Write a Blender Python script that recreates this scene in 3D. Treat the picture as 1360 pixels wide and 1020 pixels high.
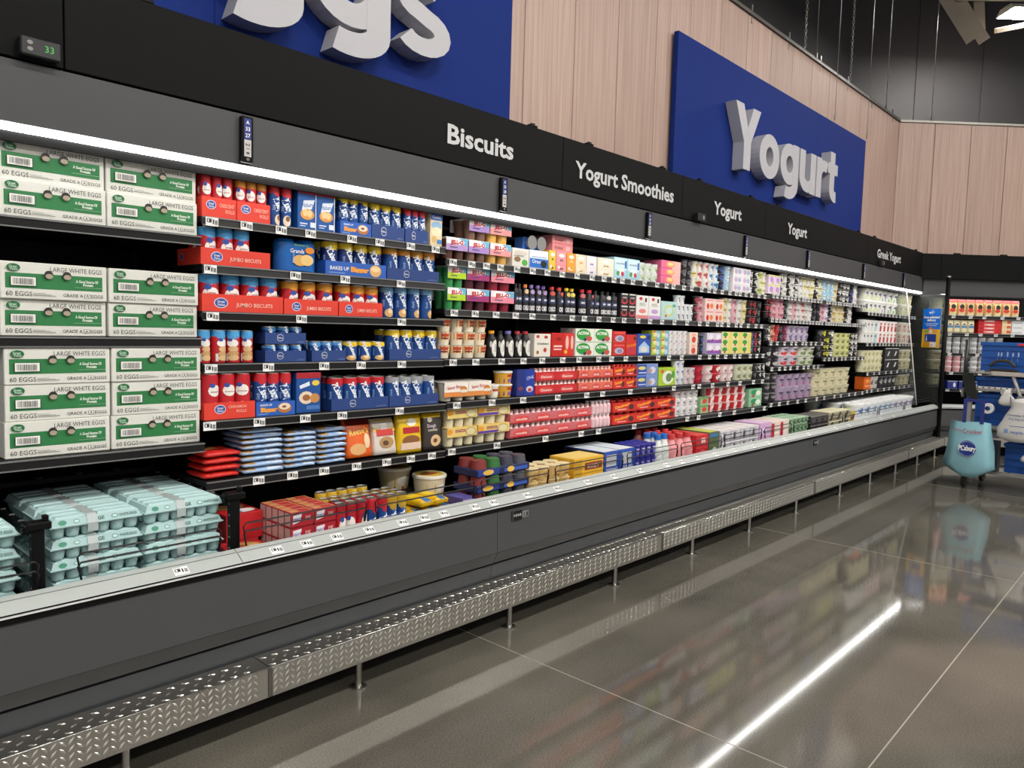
import bpy, bmesh, math, random
from mathutils import Matrix, Vector
from functools import lru_cache
R = random.Random(7)
PI = math.pi
for o in list(bpy.data.objects): bpy.data.objects.remove(o)
SC = bpy.context.scene
COL = SC.collection

# ------------------------------------------------------------------ camera, world, exposure
F_PX, YAW, PITCH, ROLL = 1000.0, math.radians(42.77), math.radians(-4.323), math.radians(1.565)
CAM = Vector((0, -2.43, 1.45))
fw = Vector((math.cos(PITCH)*math.cos(YAW), math.cos(PITCH)*math.sin(YAW), math.sin(PITCH)))
rt = fw.cross(Vector((0, 0, 1))).normalized(); up = rt.cross(fw)
rt, up = math.cos(ROLL)*rt+math.sin(ROLL)*up, -math.sin(ROLL)*rt+math.cos(ROLL)*up
cd = bpy.data.cameras.new('camera'); cam = bpy.data.objects.new('camera', cd); COL.objects.link(cam)
cd.sensor_fit = 'HORIZONTAL'; cd.sensor_width = 36; cd.lens = 36*F_PX/1360; cd.clip_start = .05; cd.clip_end = 100
M = Matrix((rt, up, -fw)).transposed().to_4x4(); M.translation = CAM
cam.matrix_world = M
SC.camera = cam
w = bpy.data.worlds.new('store_ambient'); SC.world = w; w.use_nodes = True
w.node_tree.nodes['Background'].inputs[0].default_value = (1.0, .97, .93, 1)
w.node_tree.nodes['Background'].inputs[1].default_value = .52
SC.view_settings.view_transform = 'Standard'; SC.view_settings.look = 'None'
SC.view_settings.gamma = 1; SC.view_settings.use_curve_mapping = False
SC.view_settings.exposure = 0.0
LED_STRENGTH = 27.0
HIGHBAY_STRENGTH = 140.0

def wx(px, Y, Z):
    """X of the point on the row (y=Y, z=Z) that was surveyed at image column px"""
    k = (px-680)/F_PX
    n = rt - k*fw
    return -(n.y*(Y-CAM.y)+n.z*(Z-CAM.z))/n.x

# ------------------------------------------------------------------ materials
def lin(h):
    if isinstance(h, tuple): return h
    h = h.lstrip('#'); c = [int(h[i:i+2], 16)/255 for i in (0, 2, 4)]
    return tuple(x/12.92 if x <= .04045 else ((x+.055)/1.055)**2.4 for x in c)
MATS = {}
def mat(col, rough=.45, metal=0.0, var=.06, scale=35, bump=0.0, emit=0.0, spec=.5, key=None):
    k = key or (col, rough, metal, var, scale, bump, emit, spec)
    if k in MATS: return MATS[k]
    m = bpy.data.materials.new(f'finish_{len(MATS)}'); m.use_nodes = True
    nt = m.node_tree; b = nt.nodes['Principled BSDF']
    c = lin(col)
    b.inputs['Roughness'].default_value = rough; b.inputs['Metallic'].default_value = metal
    b.inputs['Specular IOR Level'].default_value = spec
    tc = nt.nodes.new('ShaderNodeTexCoord'); no = nt.nodes.new('ShaderNodeTexNoise')
    no.inputs['Scale'].default_value = scale; no.inputs['Detail'].default_value = 2
    nt.links.new(tc.outputs['Object'], no.inputs['Vector'])
    mx = nt.nodes.new('ShaderNodeMix'); mx.data_type = 'RGBA'
    mx.inputs[6].default_value = (*[x*(1-var) for x in c], 1); mx.inputs[7].default_value = (*[min(1, x*(1+var)) for x in c], 1)
    nt.links.new(no.outputs['Fac'], mx.inputs[0]); nt.links.new(mx.outputs[2], b.inputs['Base Color'])
    if bump:
        bp = nt.nodes.new('ShaderNodeBump'); bp.inputs['Strength'].default_value = bump; bp.inputs['Distance'].default_value = .003
        nt.links.new(no.outputs['Fac'], bp.inputs['Height']); nt.links.new(bp.outputs['Normal'], b.inputs['Normal'])
    if emit:
        b.inputs['Emission Color'].default_value = (*c, 1); b.inputs['Emission Strength'].default_value = emit
    MATS[k] = m; return m
def C(h, rough=.45): return mat(h, rough)

WHITE = '#f2f1ec'; BLACK = '#111112'
M_CASE = mat('#454547', .5, 0, .03, 8, spec=.4)
M_CASE2 = mat('#3d3e40', .5, 0, .03, 8)
M_BLACK = mat('#0b0b0c', .5, 0, .1, 20, spec=.15)
M_SHELF = mat('#121213', .45, 0, .1, 20, spec=.2)
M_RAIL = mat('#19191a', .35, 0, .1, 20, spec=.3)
M_EDGE = mat('#8d8d8d', .3, .6, .1, 20)
M_LIP = mat('#abb0ad', .45, 0, .05, 12)
M_HEAD = mat('#0d0d0e', .6, 0, .05, 10, spec=.12)
M_TAG = mat('#f4f4f2', .5)
M_INK = mat('#2a2a2c', .6)
M_STEEL = mat('#c9c7c2', .28, 1.0, .05, 60)
M_LED = mat((1.0, .985, .95), .5, emit=LED_STRENGTH, key='led')
def concrete():
    m = bpy.data.materials.new('polished_concrete'); m.use_nodes = True
    nt = m.node_tree; b = nt.nodes['Principled BSDF']; L = nt.links.new
    tc = nt.nodes.new('ShaderNodeTexCoord')
    n1 = nt.nodes.new('ShaderNodeTexNoise'); n1.inputs['Scale'].default_value = 1.3; n1.inputs['Detail'].default_value = 5
    n2 = nt.nodes.new('ShaderNodeTexNoise'); n2.inputs['Scale'].default_value = 170; n2.inputs['Detail'].default_value = 3
    L(tc.outputs['Object'], n1.inputs['Vector']); L(tc.outputs['Object'], n2.inputs['Vector'])
    r1 = nt.nodes.new('ShaderNodeValToRGB'); r1.color_ramp.elements[0].color = (.086, .079, .066, 1); r1.color_ramp.elements[1].color = (.134, .123, .102, 1)
    r1.color_ramp.elements[0].position = .3; r1.color_ramp.elements[1].position = .7
    r2 = nt.nodes.new('ShaderNodeValToRGB'); r2.color_ramp.elements[0].color = (.72, .72, .72, 1); r2.color_ramp.elements[1].color = (1.25, 1.25, 1.22, 1)
    r2.color_ramp.elements[0].position = .35; r2.color_ramp.elements[1].position = .68
    L(n1.outputs['Fac'], r1.inputs[0]); L(n2.outputs['Fac'], r2.inputs[0])
    mx = nt.nodes.new('ShaderNodeMix'); mx.data_type = 'RGBA'; mx.blend_type = 'MULTIPLY'; mx.inputs[0].default_value = 1
    L(r1.outputs[0], mx.inputs[6]); L(r2.outputs[0], mx.inputs[7]); L(mx.outputs[2], b.inputs['Base Color'])
    mr = nt.nodes.new('ShaderNodeMapRange'); mr.inputs[3].default_value = .045; mr.inputs[4].default_value = .085
    L(n1.outputs['Fac'], mr.inputs[0]); L(mr.outputs[0], b.inputs['Roughness'])
    bp = nt.nodes.new('ShaderNodeBump'); bp.inputs['Strength'].default_value = .04; bp.inputs['Distance'].default_value = .002
    L(n1.outputs['Fac'], bp.inputs['Height']); L(bp.outputs['Normal'], b.inputs['Normal'])
    b.inputs['Specular IOR Level'].default_value = .6
    return m
def wood():
    m = bpy.data.materials.new('pale_wood_laminate'); m.use_nodes = True
    nt = m.node_tree; b = nt.nodes['Principled BSDF']; L = nt.links.new
    tc = nt.nodes.new('ShaderNodeTexCoord'); mp = nt.nodes.new('ShaderNodeMapping'); mp.inputs['Scale'].default_value = (60, 60, 1.2)
    oi = nt.nodes.new('ShaderNodeObjectInfo'); ad = nt.nodes.new('ShaderNodeVectorMath')
    L(tc.outputs['Object'], ad.inputs[0]); L(oi.outputs['Random'], ad.inputs[1]); L(ad.outputs[0], mp.inputs[0])
    n = nt.nodes.new('ShaderNodeTexNoise'); n.inputs['Scale'].default_value = 1; n.inputs['Detail'].default_value = 4
    L(mp.outputs[0], n.inputs['Vector'])
    r = nt.nodes.new('ShaderNodeValToRGB'); r.color_ramp.elements[0].color = (.37, .243, .195, 1); r.color_ramp.elements[1].color = (.50, .355, .295, 1)
    r.color_ramp.elements[0].position = .3; r.color_ramp.elements[1].position = .7
    L(n.outputs['Fac'], r.inputs[0])
    hs = nt.nodes.new('ShaderNodeHueSaturation'); mr = nt.nodes.new('ShaderNodeMapRange'); mr.inputs[3].default_value = .93; mr.inputs[4].default_value = 1.06
    L(oi.outputs['Random'], mr.inputs[0]); L(mr.outputs[0], hs.inputs['Value']); L(r.outputs[0], hs.inputs['Color']); L(hs.outputs[0], b.inputs['Base Color'])
    b.inputs['Roughness'].default_value = .5
    return m
def glass(tint=(.9, .96, .93), haze=.08, refl=.22):
    m = bpy.data.materials.new('clear_panel'); m.use_nodes = True
    nt = m.node_tree; L = nt.links.new; nt.nodes.remove(nt.nodes['Principled BSDF']); out = nt.nodes['Material Output']
    t = nt.nodes.new('ShaderNodeBsdfTransparent'); t.inputs[0].default_value = (*tint, 1)
    g = nt.nodes.new('ShaderNodeBsdfGlossy'); g.inputs['Roughness'].default_value = .02
    d = nt.nodes.new('ShaderNodeBsdfDiffuse'); d.inputs[0].default_value = (.75, .78, .74, 1)
    fr = nt.nodes.new('ShaderNodeFresnel'); fr.inputs[0].default_value = 1.6
    m1 = nt.nodes.new('ShaderNodeMixShader'); m2 = nt.nodes.new('ShaderNodeMixShader'); m1.inputs[0].default_value = haze
    L(t.outputs[0], m1.inputs[1]); L(d.outputs[0], m1.inputs[2])
    ad = nt.nodes.new('ShaderNodeMath'); ad.operation = 'ADD'; ad.inputs[1].default_value = refl; L(fr.outputs[0], ad.inputs[0])
    L(ad.outputs[0], m2.inputs[0]); L(m1.outputs[0], m2.inputs[1]); L(g.outputs[0], m2.inputs[2]); L(m2.outputs[0], out.inputs[0])
    return m
M_FLOOR = concrete(); M_WOOD = wood(); M_GLASS = glass(); M_CLEAR = glass((.95, .97, .96), .04, .04)

# ------------------------------------------------------------------ mesh building
TXT = {}
def text2d(s, bold=.018):
    k = (s, bold)
    if k in TXT: return TXT[k]
    cu = bpy.data.curves.new('t', 'FONT'); cu.body = s; cu.resolution_u = 2; cu.offset = bold; cu.fill_mode = 'FRONT'
    ob = bpy.data.objects.new('t', cu); COL.objects.link(ob)
    dg = bpy.context.evaluated_depsgraph_get(); me = ob.evaluated_get(dg).to_mesh()
    vs = [(v.co.x, v.co.y) for v in me.vertices]; fs = [tuple(p.vertices) for p in me.polygons]
    bpy.data.objects.remove(ob); bpy.data.curves.remove(cu)
    if not vs: vs = [(0, 0)]
    x0 = min(v[0] for v in vs); x1 = max(v[0] for v in vs)
    vs = [((x-x0)/.7, y/.7) for x, y in vs]
    TXT[k] = (vs, fs, (x1-x0)/.7); return TXT[k]

class MB:
    def __init__(s): s.v = []; s.f = []; s.mi = []; s.sm = []; s.mats = []; s.n = 0
    def slot(s, m):
        if isinstance(m, str): m = C(m)
        if m not in s.mats: s.mats.append(m)
        return s.mats.index(m)
    def add(s, vs, fs, m, smooth=False):
        b = len(s.v); s.v += vs; i = s.slot(m)
        for f in fs: s.f.append(tuple(b+k for k in f)); s.mi.append(i); s.sm.append(smooth)
        return s
    def box(s, x0, x1, y0, y1, z0, z1, m, c=0):
        if c <= 0:
            vs = [(x, y, z) for z in (z0, z1) for y in (y0, y1) for x in (x0, x1)]
            return s.add(vs, [(0, 2, 3, 1), (4, 5, 7, 6), (0, 1, 5, 4), (2, 6, 7, 3), (0, 4, 6, 2), (1, 3, 7, 5)], m)
        vs = []; idx = {}
        for sx in (0, 1):
            for sy in (0, 1):
                for sz in (0, 1):
                    X, Y, Z = (x0, x1)[sx], (y0, y1)[sy], (z0, z1)[sz]
                    dx, dy, dz = c*(1-2*sx), c*(1-2*sy), c*(1-2*sz)
                    for a in range(3):
                        idx[sx, sy, sz, a] = len(vs)
                        vs.append((X+(0 if a == 0 else dx), Y+(0 if a == 1 else dy), Z+(0 if a == 2 else dz)))
        fs = []
        def q(l, nrm):
            a, b_, c_ = (Vector(vs[l[0]]), Vector(vs[l[1]]), Vector(vs[l[2]]))
            if (b_-a).cross(c_-a).dot(Vector(nrm)) < 0: l = l[::-1]
            fs.append(tuple(l))
        for a in range(3):
            for sd in (0, 1):
                o = [i for i in range(3) if i != a]; l = []
                for p, r in ((0, 0), (1, 0), (1, 1), (0, 1)):
                    k = [0, 0, 0]; k[a] = sd; k[o[0]] = p; k[o[1]] = r; l.append(idx[(*k, a)])
                nr = [0, 0, 0]; nr[a] = 2*sd-1; q(l, nr)
        for a in range(3):
            o = [i for i in range(3) if i != a]
            for p in (0, 1):
                for r in (0, 1):
                    k0 = [0, 0, 0]; k0[o[0]] = p; k0[o[1]] = r; k1 = list(k0); k1[a] = 1
                    nr = [0, 0, 0]; nr[o[0]] = 2*p-1; nr[o[1]] = 2*r-1
                    q([idx[(*k0, o[0])], idx[(*k0, o[1])], idx[(*k1, o[1])], idx[(*k1, o[0])]], nr)
        for sx in (0, 1):
            for sy in (0, 1):
                for sz in (0, 1): q([idx[sx, sy, sz, 0], idx[sx, sy, sz, 1], idx[sx, sy, sz, 2]], (2*sx-1, 2*sy-1, 2*sz-1))
        return s.add(vs, fs, m)
    def lathe(s, prof, seg=18, cx=0, cy=0, sx=1, sy=1):
        """prof: list of (r, z, material of the segment that starts here)"""
        for (r0, z0, m), (r1, z1, _) in zip(prof, prof[1:]):
            vs = []
            for r, z in ((r0, z0), (r1, z1)):
                if r < 1e-5: vs.append((cx, cy, z))
                else: vs += [(cx+sx*r*math.cos(2*PI*i/seg), cy+sy*r*math.sin(2*PI*i/seg), z) for i in range(seg)]
            if r0 < 1e-5: fs = [(0, 1+(i+1) % seg, 1+i) for i in range(seg)]
            elif r1 < 1e-5: fs = [(i, (i+1) % seg, seg) for i in range(seg)]
            else: fs = [(i, (i+1) % seg, seg+(i+1) % seg, seg+i) for i in range(seg)]
            s.add(vs, fs, m, abs(z1-z0) > 1e-6)
        return s
    def tube(s, pts, r, m, seg=8):
        P = [Vector(p) for p in pts]; rings = []
        for i, p in enumerate(P):
            d = (P[min(i+1, len(P)-1)]-P[max(i-1, 0)]).normalized()
            a = d.cross(Vector((0, 0, 1)));
            if a.length < .05: a = d.cross(Vector((0, 1, 0)))
            a.normalize(); b = d.cross(a)
            rings.append([tuple(p+r*(math.cos(2*PI*k/seg)*a+math.sin(2*PI*k/seg)*b)) for k in range(seg)])
        vs = [v for r_ in rings for v in r_]; fs = []
        for i in range(len(P)-1):
            for k in range(seg): fs.append((i*seg+k, i*seg+(k+1) % seg, (i+1)*seg+(k+1) % seg, (i+1)*seg+k))
        fs.append(tuple(range(seg))[::-1]); fs.append(tuple((len(P)-1)*seg+k for k in range(seg)))
        return s.add(vs, fs, m, True)
    def prism(s, poly, a, b, axis, m):
        """extrude a 2-D outline along axis: 'x' -> poly is (y,z); 'y' -> (x,z); 'z' -> (x,y)"""
        def P(u, v, t): return {'x': (t, u, v), 'y': (u, t, v), 'z': (u, v, t)}[axis]
        n = len(poly); ar = sum(poly[i][0]*poly[(i+1) % n][1]-poly[(i+1) % n][0]*poly[i][1] for i in range(n))
        if (ar < 0) != (axis == 'y'): poly = poly[::-1]
        vs = [P(u, v, a) for u, v in poly]+[P(u, v, b) for u, v in poly]
        fs = [tuple(range(n))[::-1], tuple(range(n, 2*n))]+[(i, (i+1) % n, n+(i+1) % n, n+i) for i in range(n)]
        return s.add(vs, fs, m)
    # ---- flat print laid on a surface; mp(u, v, eps) maps print metres to the surface
    def rect(s, mp, u0, u1, v0, v1, m, nu=1):
        s.n += 1; e = .0004+.00025*s.n
        vs = []; fs = []
        for i in range(nu+1):
            u = u0+(u1-u0)*i/nu; vs += [mp(u, v0, e), mp(u, v1, e)]
        for i in range(nu): fs.append((2*i, 2*i+2, 2*i+3, 2*i+1))
        return s.add(vs, fs, m)
    def poly(s, mp, pts, m):
        s.n += 1; e = .0004+.00025*s.n
        return s.add([mp(u, v, e) for u, v in pts], [tuple(range(len(pts)))], m)
    def ell(s, mp, cu, cv, ru, rv, m, seg=14, rot=0):
        s.n += 1; e = .0004+.00025*s.n; c, sn = math.cos(rot), math.sin(rot)
        vs = [mp(cu, cv, e)]; fs = []
        for k in (.5, 1):
            for i in range(seg):
                a, b = k*ru*math.cos(2*PI*i/seg), k*rv*math.sin(2*PI*i/seg); vs.append(mp(cu+a*c-b*sn, cv+a*sn+b*c, e))
        for i in range(seg):
            j = (i+1) % seg; fs += [(0, 1+i, 1+j), (1+i, 1+seg+i, 1+seg+j, 1+j)]
        return s.add(vs, fs, m)
    def text(s, mp, t, cu, cv, h, m, w=None, rot=0, bold=.018, al='c'):
        s.n += 1; e = .0004+.00025*s.n
        vs, fs, tw = text2d(t, bold); kx = h
        if w: kx = w/tw
        c, sn = math.cos(rot), math.sin(rot); o = {'c': tw/2, 'l': 0, 'r': tw}[al]
        return s.add([mp(cu+(x-o)*kx*c-(y-.5)*h*sn, cv+(x-o)*kx*sn+(y-.5)*h*c, e) for x, y in vs], fs, m)
    def mesh(s, name):
        me = bpy.data.meshes.new(name); me.from_pydata(s.v, [], s.f)
        for m in s.mats: me.materials.append(m)
        me.polygons.foreach_set('material_index', s.mi); me.polygons.foreach_set('use_smooth', s.sm)
        me.update(); return me
def front(y): return lambda u, v, e: (u, y-e, v)
def wrap(r, off=0): return lambda u, v, e: ((r+e)*math.sin(u/r+off), -(r+e)*math.cos(u/r+off), v)
def cone(r0, r1, h): return lambda u, v, e: ((r0+(r1-r0)*v/h+e)*math.sin(u/((r0+r1)/2)), -(r0+(r1-r0)*v/h+e)*math.cos(u/((r0+r1)/2)), v)
def sideL(x): return lambda u, v, e: (x-e, -u, v)
def topz(z): return lambda u, v, e: (u, v, z+e)

# ------------------------------------------------------------------ objects
def obj(name, me, parent=None, loc=(0, 0, 0), rz=0):
    if isinstance(me, MB): me = me.mesh(name)
    o = bpy.data.objects.new(name, me); COL.objects.link(o); o.location = loc; o.rotation_euler = (0, 0, rz)
    if parent: o.parent = parent
    return o
def root(name, loc=(0, 0, 0), rz=0):
    o = bpy.data.objects.new(name, None); COL.objects.link(o); o.location = loc; o.rotation_euler = (0, 0, rz); o.empty_display_size = .05
    return o
def tag(o, label, cat, group=None, kind=None):
    o['label'] = label; o['category'] = cat
    if group: o['group'] = group
    if kind: o['kind'] = kind
    return o
def struct(name, me, loc=(0, 0, 0), label=None, cat=None):
    o = obj(name, me, None, loc); o['kind'] = 'structure'
    if label: o['label'] = label; o['category'] = cat
    return o

# products: prototype = (name, category, [(part name, mesh, location, [(sub name, mesh, location)])])
PLACED = []
def place(proto, x, y, z, rz, desc, loc, layer=None, row=None, tilt=0):
    name, cat, parts = proto[:3]
    if len(parts) == 1 and not parts[0][3]:
        o = obj(name, parts[0][1], None, (x, y, z), rz)
    else:
        o = root(name, (x, y, z), rz)
        for pn, me, pl, subs in parts:
            p = obj(pn, me, o, pl)
            for sn, sm, sl in subs: obj(sn, sm, p, sl)
    if tilt: o.rotation_euler = (tilt, 0, rz)
    o['category'] = cat
    PLACED.append((o, desc, loc, layer, row, cat, x))
    return o
ORD = 'first second third fourth fifth sixth seventh eighth ninth tenth eleventh twelfth thirteenth fourteenth fifteenth sixteenth seventeenth eighteenth nineteenth twentieth'.split()
def ordinal(i):
    if i < 20: return ORD[i]
    n = i+1; t = {2: 'twenty', 3: 'thirty', 4: 'forty', 5: 'fifty', 6: 'sixty'}[n//10]
    return (t+'-'+ORD[n % 10-1]) if n % 10 else {2: 'twentieth', 3: 'thirtieth', 4: 'fortieth', 5: 'fiftieth', 6: 'sixtieth'}[n//10]
def finish_labels():
    groups = {}
    for rec in PLACED: groups.setdefault((rec[1], rec[2], rec[3], rec[4]), []).append(rec)
    kinds = {}
    for rec in PLACED: kinds.setdefault((rec[5], rec[2]), []).append(rec)
    for (desc, loc, layer, row), rs in groups.items():
        rs.sort(key=lambda r: r[6])
        for i, r in enumerate(rs):
            l = desc
            if layer: l += ', '+layer
            if row: l += ', '+row
            if len(rs) > 1: l += f', {ordinal(i)} from left'
            r[0]['label'] = l+', '+loc
            if len(kinds[r[5], r[2]]) > 1: r[0]['group'] = f'{r[5]} items, {r[2]}'
def join_far_cups(limit=300):
    """cups beyond the nearest ones become one uncounted mass"""
    recs = [r for r in PLACED if r[0].name.split('.')[0] == 'yogurt_cup']
    recs.sort(key=lambda r: (r[0].location-CAM).length)
    far = recs[limit:]
    if not far: return
    b = MB()
    for r in far:
        o = r[0]; me = o.data; mw = Matrix.LocRotScale(o.location, o.rotation_euler, None); vs = [tuple(mw @ v.co) for v in me.vertices]; base = len(b.v); b.v += vs
        ms = [b.slot(m) for m in me.materials]
        for p in me.polygons: b.f.append(tuple(base+k for k in p.vertices)); b.mi.append(ms[p.material_index]); b.sm.append(p.use_smooth)
        PLACED.remove(r); bpy.data.objects.remove(o)
    o = obj('distant_yogurt_cups', b); tag(o, 'distant mixed yogurt cups stacked in the far bays', 'yogurt cups', None, 'stuff')
def layers_name(i, n):
    if n == 1: return None
    if n == 2: return ('lower layer', 'upper layer')[i]
    if n == 3: return ('bottom layer', 'middle layer', 'top layer')[i]
    return 'bottom layer' if i == 0 else 'top layer' if i == n-1 else f'{ordinal(i)} layer up'

# ------------------------------------------------------------------ the room
def build_room():
    # floor with saw-cut joints
    b = MB(); b.box(-6, 22, -16, 6, -.1, 0, M_FLOOR); fl = struct('floor', b)
    jm = mat('#8f8a7c', .5)
    for (x0, y0, x1, y1) in [(2.43, -9, 2.43, .3), (5.35, -9, 5.35, .3), (8.3, -9, 8.3, .3), (-4, -1.72, 14, -1.62), (-4, -6.0, 14, -5.9)]:
        d = Vector((x1-x0, y1-y0, 0)); n = Vector((-d.y, d.x, 0)).normalized()*.0025
        p = [Vector((x0, y0, .0004))-n, Vector((x1, y1, .0004))-n, Vector((x1, y1, .0004))+n, Vector((x0, y0, .0004))+n]
        g = MB(); g.add([tuple(v) for v in p]+[tuple(v-Vector((0, 0, .004))) for v in p], [(0, 1, 2, 3), (4, 7, 6, 5)]+[(i, i+4, (i+1) % 4+4, (i+1) % 4) for i in range(4)], jm)
        obj('joint_filler', g, fl)
    # wood clad fascia: straight run and 45 degree run
    YW = .75; W = .483; TOP = 4.24
    pan = MB(); pan.box(.003, W-.003, 0, .02, 2.3, TOP, M_WOOD, .002); pm = pan.mesh('panel')
    CX = 10.4+.414*YW
    b = MB(); b.box(-4, CX, YW+.021, YW+.06, 2.2, TOP-.002, M_BLACK); wl = struct('wall_left', b)
    i = 0; x = CX-W
    while x > -3: obj('panel', pm, wl, (x, YW, 0)); x -= W
    wr = root('wall_right', (CX, YW, 0), -PI/4); wr['kind'] = 'structure'
    b = MB(); b.box(0, 7, .021, .06, 2.2, TOP-.002, M_BLACK); obj('backing', b, wr)
    for k in range(14): obj('panel', pm, wr, (k*W, 0, 0))
    # steel rail along the top of the cladding
    b = MB(); b.box(-4, CX, YW-.02, YW+.03, TOP+.002, TOP+.03, mat('#57544f', .4, .5)); t = struct('trim_1', b)
    x = CX-.3
    while x > -3:
        g = MB(); g.box(x, x+.02, YW-.005, YW+.005, TOP-.06, TOP+.1, M_STEEL); obj('bracket', g, t); x -= .8
    tr = root('trim_2', (CX, YW, 0), -PI/4); tr['kind'] = 'structure'
    b = MB(); b.box(0, 7, -.02, .03, TOP+.002, TOP+.03, mat('#8a877f', .4, .5)); obj('rail', b, tr)
    # dark upper store walls and roof deck
    md = mat('#2f2d30', .55, 0, .05, 2)
    b = MB(); b.box(-6, 14.2, 2.6, 2.7, 0, 9, md); struct('wall_upper_left', b)
    u = root('wall_upper_right', (14.0, 2.6, 0), -PI/4); u['kind'] = 'structure'
    for k in range(12):
        g = MB(); g.box(k*1.2, k*1.2+1.194, 0, .1, 0, 9, md, .003); obj('panel', g, u)
    b = MB(); b.box(-6, 22, -16, 6, 8.6, 8.7, mat('#141315', .8)); struct('ceiling', b)

def build_signs():
    # black header boards on top of the cases
    def board(x0, x1, text, tx0, tx1, label):
        h = root('header_board', (x0, .3, 2.228))
        b = MB(); b.box(.002, x1-x0-.002, 0, .03, 0, .288, M_HEAD, .002); obj('board', b, h)
        if text:
            b = MB(); mp = front(0); vs, fs, tw = text2d(text, .026); w = tx1-tx0; hh = .088
            kx = w/tw
            vv = [((x*kx+tx0-x0), y*hh*1.0+.088) for x, y in vs]
            n = len(vv); b.add([(u, -.004, v) for u, v in vv], fs, mat('#c9c9c9', .5))
            obj('lettering', b, h)
        for cx in (.25, x1-x0-.25):
            b = MB(); b.box(cx-.03, cx+.03, .0, .028, .2885, .3, M_BLACK, .002); b.box(cx-.012, cx+.012, .004, .02, .3, .308, M_BLACK); obj('clip', b, h)
        tag(h, label, 'sign', 'black header boards')
    board(-2.4, .82, None, 0, 0, 'blank black header board holding the green temperature display')
    board(.82, 3.32, 'Biscuits', 2.45, 2.91, 'black header board reading Biscuits in white letters')
    board(3.32, 4.62, 'Yogurt Smoothies', 3.43, 4.5, 'black header board reading Yogurt Smoothies')
    board(4.62, 5.93, 'Yogurt', 5.06, 5.5, 'nearer black header board reading Yogurt, beside the Yogurt Smoothies board')
    board(5.93, 8.4, 'Yogurt', 6.36, 6.78, 'farther black header board reading Yogurt, next to Greek Yogurt')
    board(8.4, 10.44, 'Greek Yogurt', 8.72, 9.56, 'black header board reading Greek Yogurt')
    h = root('header_board', (10.44, .3, 2.2), -PI/4)
    b = MB(); b.box(.25, 5, 0, .03, 0, .31, M_HEAD, .002); obj('board', b, h)
    b = MB(); b.box(.002, .247, 0, .03, 0, .31, M_HEAD, .002); obj('corner_board', b, h)
    for cx in (.45, 1.05):
        b = MB(); b.box(cx-.04, cx+.04, 0, .028, .3105, .325, M_BLACK, .002); obj('clip', b, h)
    tag(h, 'blank black header board over the angled far case', 'sign', 'black header boards')
    # blue hanging signs with raised letters
    blue = mat('#1a2f76', .7, 0, .03, 4, spec=.1); letm = mat('#b9b8bd', .5, 0, .02, 6)
    def arc(cx, cy, rx, ry, a0, a1, n=14): return [(cx+rx*math.cos(math.radians(a0+(a1-a0)*i/n)), cy+ry*math.sin(math.radians(a0+(a1-a0)*i/n))) for i in range(n+1)]
    SW0 = .205
    GL = {'Y': ([[(.1, 1.0), (.36, .43)], [(.62, 1.0), (.36, .43)], [(.36, .5), (.36, 0)]], .72),
          'o': ([arc(.335, .36, .225, .262, 0, 360, 28)], .67), 
          'g': ([arc(.335, .375, .225, .25, 0, 360, 28), [(.56, .74), (.56, .04)]+arc(.32, .03, .24, .15, 0, -118, 10)], .675),
          'u': ([[(.113, .74), (.113, .3)]+arc(.325, .29, .212, .185, 180, 320, 10), [(.535, .74), (.535, 0)]], .65),
          'r': ([[(.113, .74), (.113, 0)], [(.113, .3)]+arc(.33, .38, .217, .24, 180, 62, 8)], .45),
          't': ([[(.2, .95), (.2, .26)]+arc(.36, .25, .16, .14, 180, 285, 6), [(.0, .635), (.43, .635)]], .44),
          's': ([arc(.27, .525, .18, .135, 35, 255, 12)+arc(.27, .22, .19, .137, 75, -150, 12)], .56),
          'E': ([[(.113, 1), (.113, 0)], [(.1, .89), (.58, .89)], [(.1, .51), (.52, .51)], [(.1, .11), (.58, .11)]], .6)}
    def solid_letter(ch):
        strokes, adv = GL[ch]; vs = []; fs = []
        SW = .165 if ch == 's' else SW0
        for si, st in enumerate(strokes):
            closed = math.dist(st[0], st[-1]) < 1e-6; P = st[:-1] if closed else st; n = len(P); L_ = []; Rr_ = []
            for i, p in enumerate(P):
                q0 = P[i-1] if (i or closed) else p; q1 = P[(i+1) % n] if (i < n-1 or closed) else p
                d = Vector((q1[0]-q0[0], q1[1]-q0[1])).normalized(); nn = Vector((-d.y, d.x))*SW/2
                if ch == 'Y' and st is not strokes[2]:
                    nn = Vector((SW*.56, 0)) if i == 0 else Vector((SW*.5, 0))
                L_.append((p[0]+nn.x, p[1]+nn.y)); Rr_.append((p[0]-nn.x, p[1]-nn.y))
            b0 = len(vs)
            zf = .5+.01*si
            for l, r_ in zip(L_, Rr_): vs += [(*l, zf), (*r_, zf), (*l, -.5), (*r_, -.5)]
            m_ = n if closed else n-1
            for i in range(m_):
                a_, c_ = b0+4*i, b0+4*((i+1) % n)
                fs += [(a_, a_+1, c_+1, c_), (a_+2, c_+2, c_+3, a_+3), (a_, c_, c_+2, a_+2), (a_+1, a_+3, c_+3, c_+1)]
            if not closed: e = b0+4*(n-1); fs += [(b0, b0+2, b0+3, b0+1), (e, e+1, e+3, e+2)]
        return vs, fs, adv
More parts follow.
